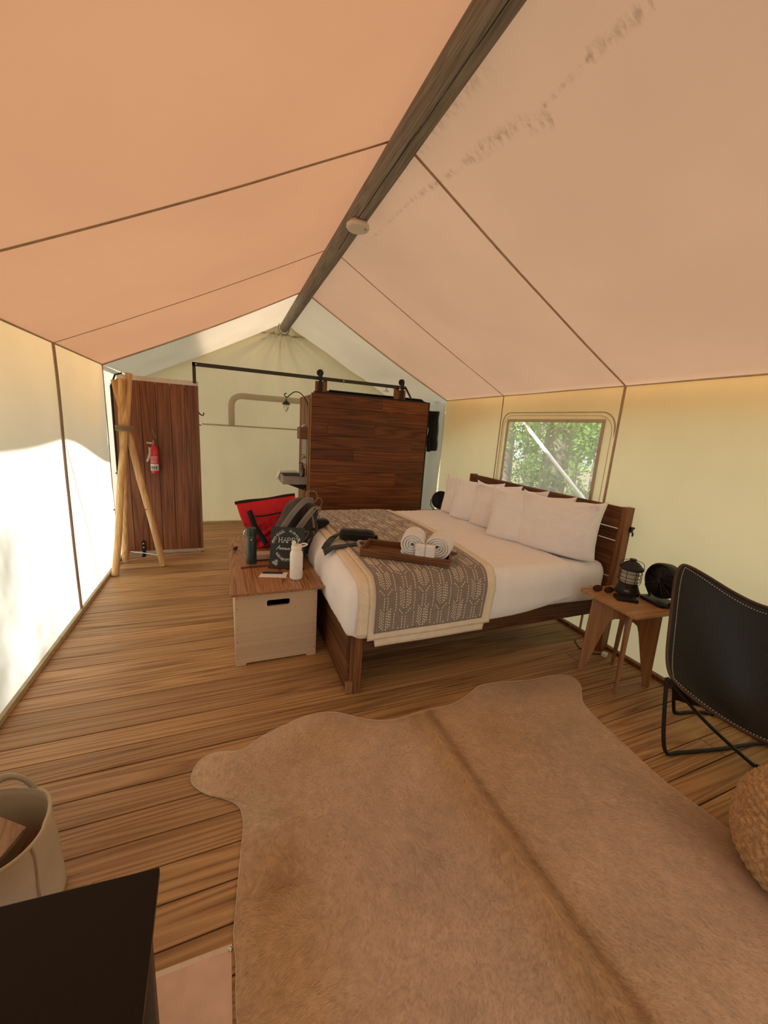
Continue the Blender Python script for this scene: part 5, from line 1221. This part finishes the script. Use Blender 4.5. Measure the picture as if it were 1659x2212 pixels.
def sling(u, v):
    """u: left (y+) to right, v: top edge to front edge"""
    p = A.lerp(A2, u)*(1-v)+B.lerp(B2, u)*v
    su, sv_ = math.sin(PI*u), math.sin(PI*v)
    seat = Vector((.035, -.0, -.245))*su*sv_*1.0
    p = p+seat
    p += Vector((.03, 0, -.150))*su*(1-v)**2           # top edge sags between the tips
    p += Vector((.075, .03, -.150))*su*v**2.2          # front edge sags
    # side edges curve inwards and back
    w_ = (1-su)**2
    p += Vector((.007, .001, -.03))*sv_*(1-u)**3 + Vector((.04, .10, -.05))*sv_*u**3
    p += Vector((0, 0, .012))*nz(u*3, v*3)*su
    return p
def sling_c(u, v):
    # rounded pockets at the four tips
    c_u = u*2-1; c_v = v*2-1; k = (abs(c_u)*abs(c_v))**5*.085
    return sling(.5+(u-.5)*(1-k), .5+(v-.5)*(1-k))
MB().grid(sling_c, 50, 56).build('leather_sling', mt['leather'], bc, smooth=80, thick=.006)
edge = [(0, t) for t in np.linspace(0, 1, 60)]+[(t, 1) for t in np.linspace(0, 1, 50)][1:]+[(1, 1-t) for t in np.linspace(0, 1, 60)][1:]+[(1-t, 0) for t in np.linspace(0, 1, 50)][1:-1]
MB().tube([sling_c(*e) for e in edge], .0075, 8, closed=True).build('edge_piping', mt['leather_edge'], bc, smooth=True)
b = MB()
def srf(u, v):
    p = Vector(sling_c(u, v)); q = Vector(sling_c(min(1, u+.01), v))-Vector(sling_c(max(0, u-.01), v)); r_ = Vector(sling_c(u, min(1, v+.01)))-Vector(sling_c(u, max(0, v-.01)))
    n = q.cross(r_).normalized()
    if n.dot(Vector((-.6, -.5, .6))) < 0: n = -n
    return p+n*.0042
cnt = 0
for (fx, L_) in (((lambda t: (.030, .03+.94*t)), 62), ((lambda t: (.03+.94*t, .030)), 64), ((lambda t: (.03+.94*t, .972)), 60), ((lambda t: (.970, .03+.94*t)), 60)):
    for i in range(L_):
        a = srf(*fx(i/L_)); c_ = srf(*fx((i+.48)/L_)); b.tube([a, c_], .0016, 5)
b.build('white_stitching', mt['stitch'], bc, kind='stuff')
for tip, dv in ((B, (B2-B)), (A, (A2-A))):  # folded pockets over the frame tips
    d = dv.normalized()
    b = MB(); dn = Vector((0, 0, -1))
    if tip is B: P = [sling_c(0, .985), sling_c(.24, .985), sling_c(.02, .80)]; q = Vector((.05, -.015, -.135))
    else: P = [sling_c(0, .015), sling_c(.22, .01), sling_c(.01, .18)]; q = Vector((.045, -.03, -.10))
    m_ = P[0]+q
    vs = [P[0], P[1], (P[1]+m_)/2+Vector((.01, 0, -.01)), m_, (P[2]+m_)/2, P[2]]
    b.add(vs, [(0, 1, 2, 3), (0, 3, 4, 5)]).build('tip_pocket', mt['leather'], bc, smooth=80, thick=.006)

# ================================================================== JUTE POUF
pf = thing('jute_pouf', 'round braided jute pouf at the right edge, beside the leather chair', 'pouf', (1.97, .37, 0))
NR = 22
def pouf(u, v):
    t = v*2-1; a = 2*PI*u; R0, H0 = .262, .365
    s_ = PI*(v-.5); r = R0*max(0, math.cos(s_))**.42; z = H0/2+H0/2*math.copysign(abs(math.sin(s_))**.85, s_)
    row = v*NR; fr = row-math.floor(row); k = math.floor(row)
    bump_ = .0075*abs(math.sin(PI*fr))**.6
    st = a*46+ (k % 2)*PI+(fr-.5)*3.4
    bump_ += .0042*math.sin(st)*abs(math.sin(PI*fr))+.002*nz(a*30, row*3)
    n = Vector((math.cos(a)*math.cos(s_), math.sin(a)*math.cos(s_), math.sin(s_)))
    q = Vector((1.97+r*math.cos(a), .37+r*math.sin(a), z))+n*bump_
    return (q.x, q.y, max(.007, q.z))
MB().grid(pouf, 560, 180, wrap=True).build('braided_cover', mt['jute'], pf, smooth=80)

# ================================================================== COWHIDE
out = [(.008,.70),(-.002,.80),(0,.885),(-.005,.953),(.004,1.03),(.013,1.105),(.025,1.20),(.036,1.28),(.036,1.33),(.02,1.385),(-.035,1.437),(-.095,1.475),(-.141,1.522),(-.165,1.565),(-.163,1.61),(-.145,1.655),(-.11,1.685),(-.05,1.69),(.04,1.672),(.10,1.70),(.16,1.735),(.248,1.765),(.35,1.795),(.45,1.80),(.549,1.772),(.68,1.68),(.80,1.635),(.90,1.632),(1.0,1.64),(1.204,1.640),(1.34,1.68),(1.48,1.735),(1.65,1.715),(1.839,1.68),(2.0,1.675),(2.112,1.645),(2.14,1.60),(2.113,1.53),(2.04,1.46),(1.985,1.39),(1.95,1.26),(1.93,1.10),(1.91,.95),(1.905,.83),(1.925,.67),(1.915,.55),(1.86,.42),(1.80,.25),(1.82,.05),(1.95,-.15),(1.90,-.30),(1.65,-.35),(1.4,-.25),(1.15,-.35),(.95,-.42),(.75,-.33),(.5,-.22),(.25,-.34),(.02,-.30),(-.02,-.15),(.10,0),(.10,.25),(.05,.5)]
ctr = Vector((.96, .80, 0)); O = spline([(p[0], p[1], 0) for p in out], 7, closed=True)
def coatcol(x, y):
    """tan coat: golden along the spine and left flank, pinkish fawn in the middle, pale patch at the foreleg"""
    f = lambda c_, w: np.exp(-((c_)/w)**2)
    base_ = np.array([.58, .41, .275]); gold = np.array([.55, .345, .165]); pale = np.array([.62, .48, .31]); fawn = np.array([.57, .41, .31]); dark = np.array([.27, .135, .045])
    n1 = np.array([nz(a*1.6, b_*1.6) for a, b_ in zip(x, y)]); n2 = np.array([nz(a*5+9, b_*5) for a, b_ in zip(x, y)]); n3 = np.array([nz(a*22, b_*22, 3) for a, b_ in zip(x, y)])
    c_ = np.tile(base_, (len(x), 1))
    def mix(c_, d, w): w = np.clip(w, 0, 1)[:, None]; return c_*(1-w)+d*w
    c_ = mix(c_, fawn, f(x-.62, .34)*f(y-.85, .75)*.8); c_ = mix(c_, fawn, f(x-1.5, .33)*f(y-.7, .7)*.6)
    c_ = mix(c_, gold, f(x-.985-.02*n2, .10)*.75*(1-f(y-2, .2)))
    c_ = mix(c_, gold, (f(x-.12, .17)*f(y-.9, .45)*.9)); c_ = mix(c_, gold, f(x-.42, .2)*f(y-1.60, .15)*.7); c_ = mix(c_, gold, f(x-1.25, .28)*f(y-1.38, .25)*.6)
    c_ = mix(c_, gold, f(x+.02, .12)*f(y-1.60, .14)*.3)
    c_ = mix(c_, dark, f(x-.13-.03*n2, .10)*f(y-1.02, .16)*(.5+n2)*.35); c_ = mix(c_, dark, f(x-1.80, .14)*f(y-.62, .30)*.45); c_ = mix(c_, dark, f(x-1.80, .25)*f(y-1.62, .10)*.3)
    c_ = mix(c_, dark, f(x-1.035-.01*n2, .022)*.55)
    c_ = mix(c_, pale, f(x-.095, .075)*f(y-1.32, .11)*.85); c_ = mix(c_, pale, f(x+.09, .09)*f(y-1.57, .10)*.45); c_ = mix(c_, pale, f(x-1.93, .07)*f(y-1.33, .16)*.6)
    return c_*(1+.16*n1+.12*n2+.10*n3)[:, None]
hd = thing('cowhide_rug', 'large tan cowhide rug spread on the deck boards in the foreground', 'rug', (.96, .80, 0))
def hz(x, y, e):   # e: 0 at the rim, 1 inside
    return .004+.006*sm(0, .04, e)+.007*max(0, nz(x*2.2, y*2.2, 6))*sm(.03, .2, e)+.012*math.exp(-((x-.985)/.045)**2)*sm(.02, .15, e)+.006*math.exp(-((x-1.80)/.08)**2-((y-1.02)/.05)**2)
nr = 110; vs = []
for i in range(nr+1):
    t = (i/nr)**.8
    for q in O: p = ctr.lerp(q, t); vs.append((p.x, p.y, hz(p.x, p.y, (1-t)*(q-ctr).length)))
n_ = len(O); V = np.array(vs); F = [(i*n_+k, (i+1)*n_+k, (i+1)*n_+(k+1) % n_, i*n_+(k+1) % n_) for i in range(nr) for k in range(n_)]
me_fast('hide', V, np.array(F), mt['hide'], hd, col=coatcol(V[:, 0], V[:, 1]), smooth=True)
vs = []
for q in O: vs += [(q.x, q.y, .0045), (q.x, q.y, .0015)]
mt['rim'] = plain('hide_edge', (.62,.50,.38), .8)
MB().tube([(q.x, q.y, .0035) for q in O], .0022, 5, closed=True).build('cut_edge', mt['rim'], hd, smooth=True)
# fur: short flat blades following the lie of the coat
NF = 210000
Oa = np.array([[q.x, q.y] for q in O]); rel = Oa-np.array([ctr.x, ctr.y]); nxt = np.roll(rel, -1, 0)
ar = np.abs(rel[:, 0]*nxt[:, 1]-rel[:, 1]*nxt[:, 0]); idx = rng.choice(n_, NF, p=ar/ar.sum()); tt = np.sqrt(rng.random(NF))
w_ = rng.random(NF)[:, None]; Q = Oa[idx]*w_+Oa[(idx+1) % n_]*(1-w_)
P = np.array([ctr.x, ctr.y])+(Q-np.array([ctr.x, ctr.y]))*tt[:, None]
keep = (P[:, 1] > .15); P = P[keep]; tt = tt[keep]; Q = Q[keep]
# keep only what is inside the frame's side of the rug, denser sampling by thinning the far part
nfl = np.array([nz(a*2.5, b_*2.5, 11) for a, b_ in P]); nf2 = np.array([nz(a*14, b_*14, 5) for a, b_ in P])
x, y = P[:, 0], P[:, 1]; side = np.sign(x-.985)
ang = np.where(side > 0, -.9, PI+.9)+nfl*1.1+nf2*.5
nearspine = np.exp(-((x-.985)/.07)**2); ang = ang*(1-nearspine*.5)+(-PI/2)*nearspine*.5*np.where(side > 0, 1, -3)
sw = np.exp(-((x-.15)/.13)**2-((y-1.05)/.16)**2); ang = ang+sw*2.2*np.sin((y-1.05)*14)
Ln = rng.uniform(.009, .017, len(P))*(1+.8*np.exp(-((x-.15)/.12)**2-((y-.85)/.4)**2)+.7*nearspine); d = np.stack([np.cos(ang), np.sin(ang)], 1)
e_in = (1-tt)*np.linalg.norm(Q-np.array([ctr.x, ctr.y]), axis=1); z0 = np.array([hz(a, b_, e) for (a, b_), e in zip(P, e_in)])
wd = rng.uniform(.0004, .0007, len(P)); pr = np.stack([-d[:, 1], d[:, 0]], 1)*wd[:, None]
lift = rng.uniform(.0012, .0045, len(P))*(1+.9*nearspine+1.2*sw)
b0 = np.concatenate([P-pr, (z0+.0002)[:, None]], 1); b1 = np.concatenate([P+pr, (z0+.0002)[:, None]], 1)
m0 = np.concatenate([P+d*Ln[:, None]*.55+pr*.8, (z0+lift)[:, None]], 1); tip = np.concatenate([P+d*Ln[:, None], (z0+lift*.9)[:, None]], 1); m1 = np.concatenate([P+d*Ln[:, None]*.55-pr*.8, (z0+lift)[:, None]], 1)
VV = np.stack([b0, b1, m0, m1, tip], 1).reshape(-1, 3); k5 = np.arange(len(P))*5
F4 = np.stack([k5, k5+1, k5+2, k5+3], 1); cc = coatcol(x, y)*rng.uniform(.88, 1.30, len(P))[:, None]
F3 = np.stack([k5+3, k5+2, k5+4, k5+4], 1)
me = None
o = me_fast('fur', VV, F4, mt['hide'], hd, kind='stuff', col=np.clip(np.repeat(cc, 5, 0), 0, 1))

# ================================================================== FOREGROUND LEFT
hp = thing('pale_floor_board', 'pale pinkish board on the floor at the bottom edge, between black table and cowhide', 'board', (-.2, .70, 0))
MB().prism([(-.75, .20), (-.75, .955), (-.012, .93), (-.012, .20)], 'z', .0012, .0032).build('board_panel', mt['slab'], hp, bevel=.0008)
MB().prism([(-.755, .945), (-.755, .96), (-.010, .935), (-.010, .92)], 'z', .0011, .0036).build('edge_strip', mt['alu'], hp)
MB().sphere((-.016, .922, .006), (.006, .006, .005), 12, 8).build('screw', mt['chrome'], hp, smooth=True)
bt = thing('black_table', 'flat black table top in the near left corner, beside the canvas basket', 'table', (-.44, .45, 0))
TT = .645
MB().prism([(-1.0, .80), (-.141, .724), (-.128, .30), (-.128, -.12), (-1.0, -.12)], 'z', TT-.018, TT).build('table_top', mt['topblack'], bt, bevel=.0025)
MB().box(-.97, .62, TT-.07, -.16, .64, TT-.019).build('apron', mt['topblack'], bt)
MB().box(-.175, -.08, TT-.07, -.16, .60, TT-.019).build('apron', mt['topblack'], bt)
for x, y in ((-.172, .662), (-.95, .70), (-.17, -.08), (-.95, -.08)): MB().box(x-.004, y, .0035, x+.018, y+.022, TT-.019).build('leg', mt['legbrown'], bt, bevel=.002)
MB().box(-.94, .645, .30, -.175, .66, TT-.07).build('front_panel', mt['topblack'], bt)
MB().sphere((-.262, .738, TT-.008), (.006, .004, .004), 10, 6).build('screw', mt['brass'], bt, smooth=True)
kb = thing('canvas_basket', 'stiff beige canvas storage basket with a top handle, near the left wall', 'basket', (-.735, 1.215, 0))
KX, KY = -.765, 1.235
def kbw(u, v, off=0):
    a = 2*PI*u; se = lambda w, m: math.copysign(abs(w)**m, w); z = .004+.330*v+ (.018*math.cos(a)*-1)*v
    rx, ry = .245-off-.010*v, .155-off+.004*v
    return (KX+rx*se(math.cos(a), .72)+.006*nz(a*2, v*2), KY+ry*se(math.sin(a), .72)+.006*nz(a*2+5, v*2), z)
MB().grid(lambda u, v: kbw(u, v), 90, 14, wrap=True).build('basket_wall', mt['duck'], kb, smooth=80, thick=.006)
MB().tube([kbw(u, 1) for u in np.linspace(0, 1, 91)[:-1]], .0055, 6, closed=True).build('rim_hem', mt['duck'], kb, smooth=True)
MB().add([kbw(u, 0.0) for u in np.linspace(0, 1, 91)[:-1]], [tuple(range(90))]).build('bottom', mt['duck'], kb)
for u0 in (.945, .60): MB().tube([Vector(kbw(u0+.012*nz(v*3, u0), v))+Vector((.004, -.002, 0)) for v in np.linspace(0.02, .98, 12)], .004, 6, flat=.5).build('side_seam', mt['seam'], kb, smooth=True)
hx0, hx1 = Vector(kbw(.15, 1)), Vector(kbw(.235, 1))
ribbon([hx0-Vector((0, 0, .06)), hx0+Vector((0, 0, .002)), hx0.lerp(hx1, .22)+Vector((0, .002, .040)), hx0.lerp(hx1, .6)+Vector((0, .002, .050)), hx1+Vector((.0, 0, .010)), hx1-Vector((0, 0, .06))], .024, 'handle', mt['duck'], kb, .005, (.35, .94, .1))
for i, (c_, sz, ro, lab) in enumerate((((-.70, 1.22, .245), (.12, .22, .020), (.35, .15, -.55), 'pale flat board leaning in the canvas basket, topmost of the pieces'), ((-.82, 1.23, .225), (.12, .22, .020), (.3, .1, -.45), 'pale flat board in the canvas basket, left of the topmost one'), ((-.60, 1.25, .165), (.05, .16, .045), (.5, .2, -.3), 'dark split stick in the canvas basket against its right side'))):
    o = MB().obox(c_, sz, ro).build('firewood_piece', mt['kindling'] if i < 2 else mt['bedwood'], None, bevel=.003); tag(o, lab, 'firewood', 'wood pieces in the canvas basket')
